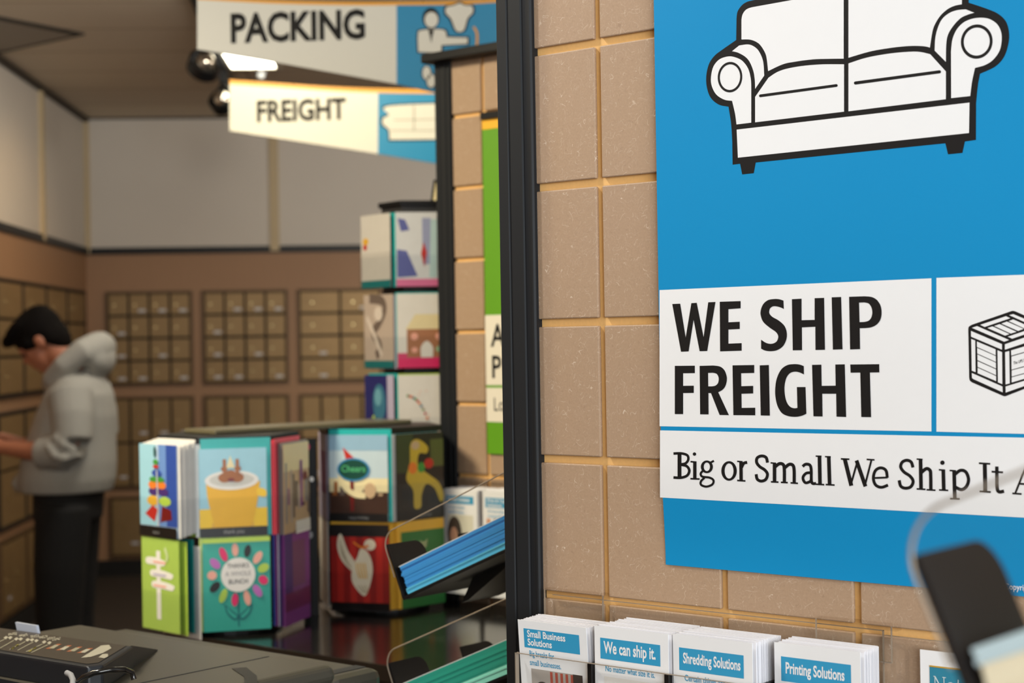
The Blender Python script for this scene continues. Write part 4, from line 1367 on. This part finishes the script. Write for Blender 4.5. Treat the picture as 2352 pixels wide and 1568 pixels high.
put_card('R', -1, zl[0], plain(K_WHITE), 'white card on the lower left face of the right rack', .004, -.004)
put_card('R', -1, zl[0], plain(K_DTEAL, CW, CHT + .004), 'deep teal envelope on the lower left face of the right rack', .012, .004, name='envelope', cat='envelope', group='envelopes')
# tall tower
put_card('T', -1, zt3[2], d_ornament(), 'pale grey card with a gold ornament high on the tall tower', .004, -.006)
put_card('T', -1, zt3[2], plain(K_TEAL), 'teal envelope behind the ornament card', .014, .004, name='envelope', cat='envelope', group='envelopes')
put_card('T', 0, zt3[2], d_abstract(), 'white and blue card with a red diamond high on the tall tower')
put_card('T', -1, zt3[1], d_zigzag(), 'sepia zigzag card in the middle of the tall tower', .004, .002)
for i in range(4):
    put_card('T', -1, zt3[1], plain(K_LILAC), 'pale card edge behind the sepia zigzag card', .008 + .004 * i, .006, -.002, group='pale cards behind the zigzag card')
put_card('T', 0, zt3[1], d_house(), 'card with a gingerbread house over a pink band on the tall tower')
put_card('T', 0, zt3[1], plain(K_TEAL), 'teal envelope behind the gingerbread house card', .004, -.003, .003, name='envelope', cat='envelope', group='envelopes')
put_card('T', -1, zt3[0], d_peacock(), 'dark blue peacock card low on the tall tower', .004)
put_card('T', -1, zt3[0], plain(K_TEAL), 'teal envelope behind the peacock card', .012, .006, .004, name='envelope', cat='envelope', group='envelopes')
put_card('T', 0, zt3[0], d_dots(), 'white card with a curved trail of dots low on the tall tower')
put_card('T', 0, zt3[0], plain(K_LIME), 'lime envelope behind the dotted trail card', .004, .001, .003, name='envelope', cat='envelope', group='envelopes')
# small framed card on top of the tower
r = thing('easel_frame', 'small cream card in a black tilted frame on top of the tall tower', 'frame', (-.160, 4.02, 1.827), math.radians(-35))
M_ = Matrix.Rotation(math.radians(-14), 4, 'X')
mb = MB(); mb.box(-.035, .035, 0, .006, 0, .052, K_CREAM, M_); mb.build('card', r)
mb = MB()
for a_, b_ in ((-.040, -.034), (.034, .040)):
    mb.box(a_, b_, -.002, .008, 0, .058, M_BLACK, M_)
mb.box(-.040, .040, -.002, .008, .052, .058, M_BLACK, M_); mb.box(-.040, .040, -.002, .008, 0, .005, M_BLACK, M_)
mb.build('frame', r)
# board lying on both counter racks
a0, a1 = Vector((-.575, 3.19, 0)), Vector((-.215, 3.50, 0))
ax = (a1 - a0).normalized(); ang = math.atan2(ax.y, ax.x)
zbd = ZC + .366 + .0125
mb = MB(); mb.box(0, (a1 - a0).length, 0, .12, 0, .009, mat('board_sheen_khaki', (104, 98, 76), .25, spec=.6)); o = mb.build('shelf_board', bevel=.002)  # khaki sheen on the dark board's top is put into its colour
o.location = (a0.x, a0.y, zbd); o.rotation_euler = (0, 0, ang); tag(o, 'thin dark board lying across the tops of the two counter card racks', 'board')
# dotted black board between the racks
x0 = P(711, 1200, 3.36)
r = thing('display_board', 'tall black strip with coloured dots standing between the two counter card racks', 'display board', (x0.x, x0.y, ZC), 0)
mb = MB(); mb.box(-.0145, .0145, 0, .02, 0, .358, M_BLACK); mb.build('panel', r)
mb = MB()
for px, py, rr, mt in ((703, 1026, 9, K_MAG), (699, 1068, 7, K_TEAL), (702, 1143, 7, K_LIME), (697, 1285, 6, K_TEAL), (703, 1371, 8, K_LIME), (712, 1228, 7, K_GREY), (716, 1100, 5, K_WHITE)):
    q = P(px, py, 3.36)
    mb = MB()
    mb.flat([[(q.x - x0.x + a, q.z - ZC + b) for a, b in ell(0, 0, min(rr / F * 3.36, .0138 - abs(q.x - x0.x)), rr / F * 3.36 * 1.2, 16)]], lambda a, b: (a, -.0008, b), mt); mb.build('coloured_dot', r)

# ------------------------------------------------------------------ hanging signs
M_SIGNW = mat('sign_white', (226, 224, 214), .35, var=.01)
M_SIGNB = mat('sign_blue', (28, 140, 190), .35, var=.02)
M_SIGNO = mat('sign_orange', (240, 168, 40), .4, var=.02)
M_SIGNINK = mat('sign_ink', (22, 20, 18), .6, spec=.25)
M_CABLE = mat('cable', (60, 58, 54), .4, .5)


def hanging_sign(label, Y, top, bot, div, strip, word, wx, wbase, wsize, wsx, bold, icon):
    """top / bot: outline in the photo, div: where white turns blue"""
    w0 = P(*top[0], Y)
    r = thing('hanging_sign', label, 'sign', (w0.x, Y, w0.z))
    L = lambda px, py, l=0.0: (P(px, py, Y).x - w0.x, -l, P(px, py, Y).z - w0.z)
    T = cr_smooth([(top[0][0], top[0][1])] + [(x, y, 1) for x, y in top[1:-1]] + [top[-1]], False, 5)
    yt = lambda x: next((a[1] + (b[1] - a[1]) * (x - a[0]) / (b[0] - a[0]) for a, b in zip(T, T[1:]) if a[0] <= x <= b[0]), T[-1][1])
    yb = lambda x: next((a[1] + (b[1] - a[1]) * (x - a[0]) / (b[0] - a[0]) for a, b in zip(bot, bot[1:]) if a[0] <= x <= b[0]), bot[-1][1])
    x0, x1 = top[0][0], top[-1][0]
    xs = [x0 + (x1 - x0) * i / 24 for i in range(25)]
    outl = [(x, yt(x)) for x in xs] + [(x, yb(x)) for x in reversed(xs)]
    mb = MB(); mb.prism(outl, lambda a, b: L(a, b, -.001), lambda a, b: L(a, b, -.012), M_SIGNW); mb.build('panel', r)
    def band(name, xa, xb, fa, fb, mt, l):
        q = [xa + (xb - xa) * i / 16 for i in range(17)]
        mb = MB(); mb.flat([[(x, fa(x)) for x in q] + [(x, fb(x)) for x in reversed(q)]], lambda a, b: L(a, b, l), mt); mb.build(name, r)
    band('white_face', x0, div, lambda x: yt(x) + strip, yb, M_SIGNW, .000)
    band('blue_face', div, x1, lambda x: yt(x) + strip, yb, M_SIGNB, .000)
    band('orange_edge', x0, x1, yt, lambda x: yt(x) + strip, M_SIGNO, .000)
    mb = MB(); sc = Y / F
    b0 = P(wx, wbase, Y)
    mb.text(word, lambda a, b: (b0.x - w0.x + a, -.002, b0.z - w0.z + b + a * .0165), M_SIGNINK, wsize * sc, wsx, bold); mb.build('lettering', r)
    mb = MB(); icon(mb, L); mb.build('icon', r)
    for x in (x0 + 60, div + 60):
        p = P(x, yt(x), Y); mb = MB()
        mb.tube([(p.x - w0.x, .006, p.z - w0.z), (p.x - w0.x, .006, CEIL - w0.z)], .0018, M_CABLE, 6); mb.build('hanging_cable', r)
    return r


def icon_sofa(mb, L):
    f1 = lambda a, b: L(a, b, .002); f2 = lambda a, b: L(a, b, .003)
    mb.flat([cr_smooth([(894, 240, 1), (1110, 236, 1), (1112, 262, 1), (1128, 274, 1), (1118, 298, 1), (1108, 322), (892, 324), (890, 300, 1), (876, 288, 1), (876, 270, 1), (890, 262, 1)])], f1, M_SIGNINK)
    mb.flat([cr_smooth([(897, 243, 1), (1107, 239, 1), (1109, 264, 1), (1124, 275, 1), (1115, 296, 1), (1105, 319), (895, 321), (893, 298, 1), (880, 286, 1), (880, 272, 1), (893, 264, 1)])], f2, M_SIGNW)
    f3 = lambda a, b: L(a, b, .004); g = mat('icon_grey', (150, 146, 130), .4)
    stroke(mb, [(951, 242), (951, 300)], 2.2, f3, g, False); stroke(mb, [(905, 276), (1000, 274)], 1.6, f3, g, False); stroke(mb, [(896, 300), (1000, 300)], 1.6, f3, g, False)


def icon_packer(mb, L):
    f1 = lambda a, b: L(a, b, .002); f2 = lambda a, b: L(a, b, .003); f3 = lambda a, b: L(a, b, .004)
    mb.flat([ell(990, 42, 19.5, 24)], f1, M_SIGNINK); mb.flat([ell(991, 46, 15.5, 18)], f2, M_SIGNW)
    mb.flat([cr_smooth([(958, 122), (957, 80, 1), (966, 67, 1), (1020, 66, 1), (1030, 82), (1078, 84), (1078, 104), (1018, 106), (1018, 124)])], f1, M_SIGNINK)
    mb.flat([cr_smooth([(961, 120), (960, 82, 1), (968, 70, 1), (1018, 69, 1), (1026, 86), (1074, 87), (1074, 101), (1014, 104), (1014, 121)])], f2, M_SIGNW)
    mb.poly([f3(984, 69), f3(997, 69), f3(993, 84), f3(991, 100), f3(988, 84)], M_SIGNINK)
    mb.flat([cr_smooth([(1040, 10, 1), (1056, 4, 1), (1070, 10, 1), (1088, 12, 1), (1090, 30, 1), (1078, 44, 1), (1068, 72, 1), (1046, 74, 1), (1032, 46, 1), (1020, 32, 1), (1022, 14, 1)])], f1, M_SIGNINK)
    mb.flat([cr_smooth([(1042, 13, 1), (1056, 8, 1), (1068, 13, 1), (1084, 15, 1), (1086, 29, 1), (1074, 43, 1), (1065, 70, 1), (1048, 71, 1), (1036, 44, 1), (1024, 30, 1), (1026, 17, 1)])], f2, M_SIGNW)
    stroke(mb, [(1088, 62), (1096, 80), (1094, 118)], 5, f2, M_SIGNO)
    for a, b in ((980, 168), (990, 186)):
        mb.flat([ell(a, b, 12, 18)], f1, M_SIGNINK); mb.flat([ell(a, b, 9.5, 15.5)], f2, M_SIGNW)


hanging_sign('white and blue hanging sign reading FREIGHT, brightly lit, below the other sign', 6.0, [(527, 183), (640, 191), (760, 199), (868, 203), (1000, 205), (1150, 204)],
             [(527, 300), (868, 353), (1000, 375), (1150, 400)], 868, 10, 'FREIGHT', 588, 279, 67, .79, .030, icon_sofa)
hanging_sign('white and blue hanging sign reading PACKING nearest the ceiling', 4.5, [(453, -9), (620, 0), (780, 4), (911, 4), (1060, 2), (1260, -10)],
             [(453, 113), (600, 137), (911, 193), (1000, 212), (1260, 262)], 911, 8, 'PACKING', 528, 97, 92, .79, .032, icon_packer)

# ------------------------------------------------------------------ ceiling lights
M_TUBE = emit('lit_diffuser', (255, 250, 226), 9.0)
def troffer(label, a0, b0, wa, wb, mt):
    p = RM(a0, b0, CEIL)
    r = thing('ceiling_light', label, 'ceiling light', p, RA)
    mb = MB(); t = .025
    for q in ((-t, wa + t, -t, 0), (-t, wa + t, wb, wb + t), (-t, 0, 0, wb), (wa, wa + t, 0, wb)):
        mb.box(q[0], q[1], q[2], q[3], -.012, 0, mat('light_frame', (200, 192, 176), .5))
    mb.build('frame', r)
    mb = MB(); mb.box(0, wa, 0, wb, -.006, -.001, mt); mb.build('diffuser', r)
    return r
qa, qb = P(532, 153, 8.92), P(634, 153, 8.92)
va, vb = qa - RC, qb - RC
troffer('lit fluorescent ceiling panel showing under the edge of the PACKING sign', va.dot(E1), va.dot(E2), (qb - qa).length, 1.2, M_TUBE)
o = bpy.data.objects['ceiling_light']; o.location = RM(va.dot(E1), va.dot(E2) + 1.2, CEIL)

q = P(600, 158, 9.0); r = thing('sprinkler_head', 'small white ceiling sprinkler head below the lit ceiling panel', 'sprinkler', (q.x, q.y, CEIL))
mb = MB(); mb.tube([(0, 0, -.02), (0, 0, -.004)], [.030, .034], M_WHITE, 16); mb.build('plate', r)
mb = MB(); mb.ball((0, 0, -.034), (.022, .022, .024), M_WHITE, 10); mb.build('cap', r, smooth=60)
M_CHROME = mat('lamp_chrome', (200, 190, 176), .12, .95)
def track_light(label, c, yaw):
    r = thing('track_light', label, 'spotlight', (c.x, c.y, CEIL))
    dz = c.z - CEIL
    mb = MB(); mb.box(-.02, .02, -.02, .02, dz + .10, -.02, M_BLACK); mb.build('stem', r)
    M_ = Matrix.Rotation(yaw, 4, 'Z') @ Matrix.Rotation(math.radians(55), 4, 'X')
    rings = []
    for R_, y in ((.070, -.030), (.078, -.030), (.078, .030), (.070, .030)):
        rings.append([Vector((0, 0, dz)) + M_ @ Vector((R_ * math.cos(2 * math.pi * i / 24), R_ * math.sin(2 * math.pi * i / 24), y)) for i in range(24)])
    rings.append(rings[0])
    mb = MB(); mb.loft(rings, M_BLACK, False); mb.build('ring', r, smooth=40)
    rings = [[Vector((0, 0, dz)) + M_ @ Vector((R_ * math.cos(2 * math.pi * i / 24), R_ * math.sin(2 * math.pi * i / 24), y)) for i in range(24)] for R_, y in ((.02, .06), (.035, .05), (.055, .01), (.058, -.02), (.045, -.026), (.02, -.030))]
    mb = MB(); mb.loft(rings, M_CHROME); mb.build('lamp', r, smooth=40)
    mb = MB(); mb.tube([(0, 0, dz + .11), Vector((0, 0, dz)) + M_ @ Vector((.074, 0, 0))], .010, M_BLACK, 8)
    mb.tube([(0, 0, dz + .11), Vector((0, 0, dz)) + M_ @ Vector((-.074, 0, 0))], .010, M_BLACK, 8); mb.build('yoke', r)
    return r
t1, t2 = P(470, 150, 7.6), P(514, 232, 8.9)
track_light('black track spotlight nearer the camera, left of the PACKING sign', t1, .5)
track_light('smaller black track spotlight farther back, left of the FREIGHT sign', t2, -.4)
mb = MB(); d_ = (t2 - t1); d_.z = 0; L_ = d_.length; M_ = Matrix.Rotation(math.atan2(d_.y, d_.x), 4, 'Z')
mb.box(-.6, L_ + .5, -.018, .018, -.022, 0, M_BLACK, M_); o = mb.build('light_track'); o.location = (t1.x, t1.y, CEIL)
tag(o, 'black lighting track along the ceiling above the two spotlights', 'light track')

# ------------------------------------------------------------------ copier, lower left
M_COP = mat('copier_grey', (66, 63, 55), .40, var=.05, scale=500)
M_COPD = mat('copier_dark', (26, 29, 34), .42)
S0c, N0c = -2.06, -1.46
r = thing('copier', 'dark grey office copier in the lower left corner', 'copier', SN(S0c, N0c, 0), PHI)
cx = lambda s: s - S0c
cy = lambda n: N0c - n
cy = lambda n: -(n - N0c)
mb = MB(); mb.box(cx(-2.06), cx(-1.518), cy(-.88), cy(-1.460), .03, 1.052, M_COPD); mb.build('body', r, bevel=.01)
mb = MB(); mb.box(cx(-2.06), cx(-1.517), cy(-.88), cy(-1.462), 1.0535, 1.080, M_COP)
o = mb.build('lid', r); md = o.modifiers.new('bevel', 'BEVEL'); md.width = .024; md.segments = 5; md.limit_method = 'ANGLE'
mb = MB(); mb.box(cx(-1.632), cx(-1.6295), cy(-1.0), cy(-1.446), 1.0795, 1.0806, M_COPD); mb.build('lid_seam', o)
mb = MB(); mb.box(cx(-2.08), cx(-1.535), cy(-1.470), cy(-1.560), .03, 1.058, M_COP); ob = mb.build('rear_cover', r, bevel=.012)
mb = MB(); mb.box(cx(-1.575), cx(-1.556), cy(-1.471), cy(-1.549), 1.0575, 1.0588, M_COPD); mb.build('rear_stripe', ob)
# document feeder
mb = MB(); prof = [(-1.705, -1.287), (-1.635, -1.190), (-1.64, -1.172), (-2.06, -1.150), (-2.06, -1.262)]
zt_f = 1.110
mb.prism(prof, lambda a, b: (cx(a), cy(b), 1.080), lambda a, b: (cx(a), cy(b), zt_f), M_COPD); ofd = mb.build('document_feeder', r, bevel=.003)
mb = MB()
mb.flat([[(-1.712, -1.282), (-1.648, -1.193), (-1.652, -1.180), (-2.05, -1.160), (-2.05, -1.258)]], lambda a, b: (cx(a), cy(b), zt_f + .0006), mat('feeder_plate', (54, 48, 40), .4)); mb.build('label_plate', ofd)
ps = lambda px, py: (lambda v: (v.dot(D), v.dot(N)))(ray(px, py) * ((zt_f + .001 - H) / ray(px, py).z))
def fp(px, py, l=.0010):
    s, n = ps(px, py); return (cx(s), cy(n), zt_f + l)
M_ICON = mat('label_print_white', (158, 154, 138), .5); M_ICONO = mat('label_print_orange', (150, 84, 48), .5); M_ICONG = mat('label_print_grey', (140, 136, 116), .5); M_ICONY = mat('label_print_olive', (130, 122, 40), .5)
mb = MB(); rnd = random.Random(3)
for x0_, y0_, n_ in ((16, 1464, 2), (40, 1467, 2), (66, 1469, 2), (86, 1471, 1), (104, 1474, 1), (116, 1476, 1)):
    for kx in range(n_):
        mb.flat([[fp_ for fp_ in ((x0_ - 8 + 10 * kx, y0_), (x0_ - 2 + 10 * kx, y0_ - 4), (x0_ + 3 + 10 * kx, y0_ - 1), (x0_ - 3 + 10 * kx, y0_ + 4))]], lambda a, b: fp(a, b), M_ICON)
    for kx in range(5):
        for ky in range(2):
            xx, yy = x0_ + 5 + kx * 4 + rnd.uniform(-1, 1), y0_ - 6 - ky * 3 - kx * .5 + rnd.uniform(-.8, .8)
            mb.flat([[(xx - 2, yy), (xx + .5, yy - 1.4), (xx + 2.4, yy - .4), (xx, yy + 1.2)]], lambda a, b: fp(a, b), M_ICON)
for xa, ya, xb, yb in ((10, 1468, -22, 1482), (32, 1470, 0, 1488), (58, 1473, 22, 1491), (76, 1474, 40, 1493), (98, 1478, 60, 1496), (110, 1480, 72, 1498)):
    stroke(mb, [(xa, ya), (xb, yb)], 1.6, lambda a, b: fp(a, b), M_ICONG, False)
for xx, yy in ((40, 1482), (30, 1488), (80, 1488), (70, 1494)):
    mb.flat([[(xx - 6, yy + 2), (xx, yy - 3), (xx + 5, yy - 3), (xx - 1, yy + 2)]], lambda a, b: fp(a, b), M_ICONY)
for i, xx in enumerate((124, 148, 172, 196)):
    yy = 1483 + 3.2 * i
    mb.flat([[(xx - 20, yy + 6), (xx + 8, yy - 5), (xx + 18, yy - 5), (xx - 8, yy + 6)]], lambda a, b: fp(a, b, .0008), M_ICONO)
    mb.flat([[(xx - 12, yy + 5), (xx + 2, yy - 3), (xx + 12, yy - 2), (xx - 1, yy + 6)]], lambda a, b: fp(a, b), M_ICON if i % 2 else M_ICONG)
mb.flat([[(186, 1510), (232, 1482), (250, 1480), (256, 1488), (236, 1499), (208, 1508)]], lambda a, b: fp(a, b), M_ICON)
mb.flat([[(226, 1509), (236, 1501), (248, 1501), (248, 1507), (240, 1511)]], lambda a, b: fp(a, b), M_ICON)
mb.build('printed_symbols', ofd)
# clear tab, dark inner tray, white guide, handle
q1 = P(82, 1461, 2.24); mb = MB()
M_ = Matrix.Rotation(0, 4, 'Z')
s_, n_ = q1.dot(D), q1.dot(N)
mb.prism([(cx(s_), 1.108), (cx(s_ + .048), 1.108), (cx(s_ + .044), 1.1195), (cx(s_ - .004), 1.1195)], lambda a, b: (a, cy(-1.272), b), lambda a, b: (a, cy(-1.276), b), mat('frosted_tab', (176, 184, 200), .3)); mb.build('frosted_tab', ofd)
mb = MB(); mb.box(cx(-2.055), cx(-1.66), cy(-.93), cy(-1.150), 1.0802, 1.0822, mat('glossy_dark_tray', (16, 19, 24), .18)); mb.build('inner_tray', r)
def top_pt(px, py, z):
    v = ray(px, py); v = v * ((z - H) / v.z); return Vector((cx(v.dot(D)), cy(v.dot(N)), z))
A_, B_, C_ = top_pt(302, 1482, 1.109), top_pt(243, 1521, 1.109), top_pt(362, 1491, 1.0815)
A2, B2 = Vector((A_.x, A_.y, 1.0795)), Vector((B_.x, B_.y, 1.0795)); C2 = Vector((C_.x, C_.y, 1.0795))
mb = MB()
for q_ in ((A_, B_, C_), (A_, C_, C2, A2), (B_, B2, C2, C_), (A_, A2, B2, B_), (A2, C2, B2)):
    mb.poly(q_, M_COPD)
mb.build('feeder_wedge', ofd)
M_GTXT2 = mat('guide_white', (150, 152, 158), .5)
mb = MB(); mb.tube([top_pt(a, b, 1.118) for a, b in ((154, 1545), (163, 1550), (168, 1562), (166, 1590))], .0034, M_GTXT2, 8); mb.build('paper_guide', r, smooth=60)
mb = MB(); mb.tube([top_pt(a, b, z) for a, b, z in ((178, 1568, 1.118), (190, 1556, 1.126), (215, 1545, 1.132), (250, 1538, 1.134), (285, 1537, 1.132), (303, 1543, 1.126), (308, 1560, 1.118))], .0032, M_BLACKGLOSS, 8); mb.build('handle', r, smooth=60)
mb = MB(); q_ = [top_pt(a, b, 1.0812) for a, b in ((532, 1533), (566, 1531), (590, 1550), (592, 1590), (562, 1590), (560, 1552))]
mb.poly([(p.x, p.y, 1.0808) for p in q_], M_BLACK); mb.build('lid_notch', r)

# ------------------------------------------------------------------ the person at the mailboxes
M_SKIN = mat('skin', (176, 112, 82), .5, var=.06)
M_HOOD = mat('grey_marl_fleece', (168, 166, 158), .9, var=.10, scale=90)
M_TROUS = mat('dark_trousers', (9, 9, 10), .85)
M_HAIR = mat('dark_hair', (10, 6, 4), .8, var=.25, scale=30, spec=.12)
M_SHOE = mat('dark_shoes', (26, 24, 24), .6)
YP = 7.0
def Q(px, py, dy=0.0):
    p = P(px, py, YP); return Vector((p.x, YP + dy, p.z))
def fuse(mb, name, parent, voxel, smooth_it=6):
    """melt overlapping shapes into one continuous surface"""
    o = mb.build(name, parent)
    md = o.modifiers.new('r', 'REMESH'); md.mode = 'VOXEL'; md.voxel_size = voxel; md.use_smooth_shade = True
    ms = o.modifiers.new('s', 'SMOOTH'); ms.iterations = smooth_it; ms.factor = .5
    dg = bpy.context.evaluated_depsgraph_get(); dg.update()
    me = bpy.data.meshes.new_from_object(o.evaluated_get(dg))
    me.name = name
    o.modifiers.clear(); old = o.data; o.data = me; bpy.data.meshes.remove(old)
    return o
def rings_px(rows, n=24):
    out = []
    for px, py, hw, dep in rows:
        c = Q(px, py); out.append([c + Vector((hw * YP / F * math.cos(2 * math.pi * i / n), dep * math.sin(2 * math.pi * i / n), 0)) for i in range(n)])
    return out
base = Q(155, 1560); base = Vector((base.x, YP, 0))
r = thing('person', 'person in a grey hooded sweatshirt looking down at the mailboxes on the left', 'person')
HM = Matrix.Rotation(math.radians(-38), 3, 'Y').to_4x4()
HC = Q(95, 785)
hp = lambda x, y, z: HC + HM @ Vector((x, y, z))
M3 = HM
mb = MB()
def blob(x, y, z, rad): mb.ball(hp(x, y, z), rad, M_SKIN, 12, M3)
blob(.012, 0, .030, (.098, .076, .098)); blob(-.030, 0, -.030, (.060, .060, .088)); blob(-.055, 0, -.092, (.030, .030, .026))
blob(-.004, 0, -.055, (.058, .056, .050)); blob(-.078, 0, .020, (.022, .050, .020))
mb.tube([hp(-.084, 0, .006), hp(-.104, 0, -.030), hp(-.092, 0, -.038)], [.010, .015, .010], M_SKIN, 10)
blob(-.086, 0, -.060, (.012, .024, .008)); blob(-.082, 0, -.072, (.012, .020, .008))
for s_ in (-1, 1):
    blob(.014, .078 * s_, -.004, (.022, .010, .034)); blob(-.060, .036 * s_, -.022, (.022, .020, .018))
mb.tube([hp(.030, 0, -.03), Q(150, 832), Q(178, 870)], [.062, .060, .075], M_SKIN, 16)
mb.loft(rings_px([(176, 870, 40, .10), (178, 910, 62, .16), (172, 980, 76, .15), (160, 1060, 84, .15), (155, 1120, 84, .16)]), M_SKIN)
for s_ in (-1, 1):
    mb.tube([Q(155, 1110, .08 * s_), Q(152, 1330, .095 * s_), Q(158, 1570, .10 * s_)], [.085, .060, .042], M_SKIN, 14)
    a = Vector((0, 0, 0))
    mb.tube([Q(180, 900, .16 * s_), Q(188, 1015, .20 * s_), Q(120, 1032, .17 * s_), Q(30, 1024, .13 * s_)], [.055, .047, .045, .029], M_SKIN, 14)
    # palm and fingers, half closed round a letter
    w0 = Q(30, 1024, .13 * s_); pc = Q(6, 1020, .115 * s_)
    mb.tube([w0, pc, Q(-14, 1017, .105 * s_)], [.029, .036, .034], M_SKIN, 10)
    for i, ln in enumerate((.070, .078, .073, .058)):
        b0 = Q(-12, 1010 + 5.5 * i, .105 * s_ - .028 * s_ + .004 * i)
        mb.tube([b0, b0 + Vector((-ln * .45, -.012 * s_, .004)), b0 + Vector((-ln * .85, -.034 * s_, -.004))], [.0095, .0088, .0072], M_SKIN, 8)
    mb.tube([Q(14, 1010, .10 * s_), Q(-4, 1000, .075 * s_), Q(-22, 1000, .060 * s_)], [.014, .011, .008], M_SKIN, 8)
for s_ in (-1, 1):
    f0 = Q(160, 1570, .10 * s_)
    mb.ball(Vector((f0.x - .05, f0.y, .045)), (.12, .042, .04), M_SKIN, 10)
body = fuse(mb, 'body', r, .0075, 5)
mb = MB()
def hb(x, y, z, rad): mb.ball(hp(x, y, z), rad, M_HAIR, 12, M3)
hb(.016, 0, .048, (.112, .090, .100)); hb(.066, 0, -.008, (.056, .078, .092)); hb(-.050, 0, .058, (.046, .070, .050)); hb(-.064, 0, .040, (.032, .060, .034)); hb(.040, 0, .080, (.08, .075, .065))
for i in range(16):
    a = i * 2.4; hb(-.02 + .085 * math.cos(a), .06 * math.sin(a), .105 - .02 * abs(math.cos(a)), (.035, .03, .025))
for s_ in (-1, 1):
    hb(-.030, .070 * s_, .022, (.030, .018, .030)); hb(.052, .066 * s_, -.006, (.030, .020, .045))
fuse(mb, 'hair', r, .008, 3)
for s_ in (-1, 1):
    mb = MB(); mb.ball(hp(-.079, .032 * s_, -.008), .0095, M_BLACK, 8); mb.build('eye', r, smooth=60)
# hooded sweatshirt
mb = MB()
mb.loft(rings_px([(152, 1128, 104, .185), (154, 1100, 110, .20), (158, 1060, 108, .205), (164, 1010, 100, .205), (174, 955, 90, .215), (182, 905, 76, .215), (184, 872, 58, .17), (176, 850, 44, .10)]), M_HOOD)
for s_ in (-1, 1):
    mb.tube([Q(184, 898, .165 * s_), Q(196, 950, .205 * s_), Q(200, 1005, .225 * s_)], [.092, .086, .080], M_HOOD, 18)
    mb.tube([Q(200, 1005, .225 * s_), Q(170, 1028, .215 * s_), Q(122, 1034, .185 * s_)], [.080, .078, .064], M_HOOD, 18)
    mb.tube([Q(132, 1034, .187 * s_), Q(117, 1034, .180 * s_)], [.066, .062], M_HOOD, 18)
    for px, py, px2, py2 in ((165, 992, 215, 1022), (160, 1040, 214, 1036), (150, 1012, 190, 1050)):     # bunched folds at the elbow
        mb.tube([Q(px, py, .225 * s_ + .055 * s_), Q((px + px2) / 2, (py + py2) / 2 + 4, .235 * s_ + .060 * s_), Q(px2, py2, .225 * s_ + .045 * s_)], [.010, .018, .010], M_HOOD, 10)
hoodline = [(112, 884, -.01), (130, 868, -.085), (165, 838, -.125), (205, 808, -.115), (228, 796, -.05), (230, 794, 0), (228, 796, .05), (205, 808, .115), (165, 838, .125), (130, 868, .085), (112, 884, .01)]
mb.tube([Q(*p) for p in hoodline], [.030, .036, .044, .056, .062, .062, .062, .056, .044, .036, .030], M_HOOD, 14)
mb.ball(Q(228, 822), (.066, .125, .080), M_HOOD, 12)
mb.tube([Q(60, 1085), Q(46, 1112), Q(52, 1126)], [.03, .04, .03], M_HOOD, 10)
hood = fuse(mb, 'hooded_sweatshirt', r, .008, 3)
mb = MB()
mb.loft(rings_px([(157, 1105, 80, .165), (158, 1140, 80, .170), (156, 1190, 78, .165)]), M_TROUS)
for s_ in (-1, 1):
    mb.tube([Q(158, 1160, .085 * s_), Q(152, 1300, .10 * s_), Q(150, 1420, .10 * s_), Q(158, 1585, .10 * s_)], [.118, .108, .095, .082], M_TROUS, 18)
fuse(mb, 'trousers', r, .010, 4)
for s_ in (-1, 1):
    f0 = Q(160, 1570, .10 * s_); mb = MB()
    mb.ball(Vector((f0.x - .05, f0.y, .050)), (.148, .052, .050), M_SHOE, 10); o = fuse(mb, 'shoe', r, .010, 2)
    for v in o.data.vertices:
        v.co.z = max(v.co.z, 0.001)
# letters held in the hands
mb = MB(); c = Q(-34, 1004, 0.02); mb.box(c.x - .10, c.x + .03, c.y - .09, c.y + .09, c.z - .002, c.z + .002, M_CREAMWHITE); o = mb.build('letter')
tag(o, 'letter held in the hands of the person in grey', 'letter')
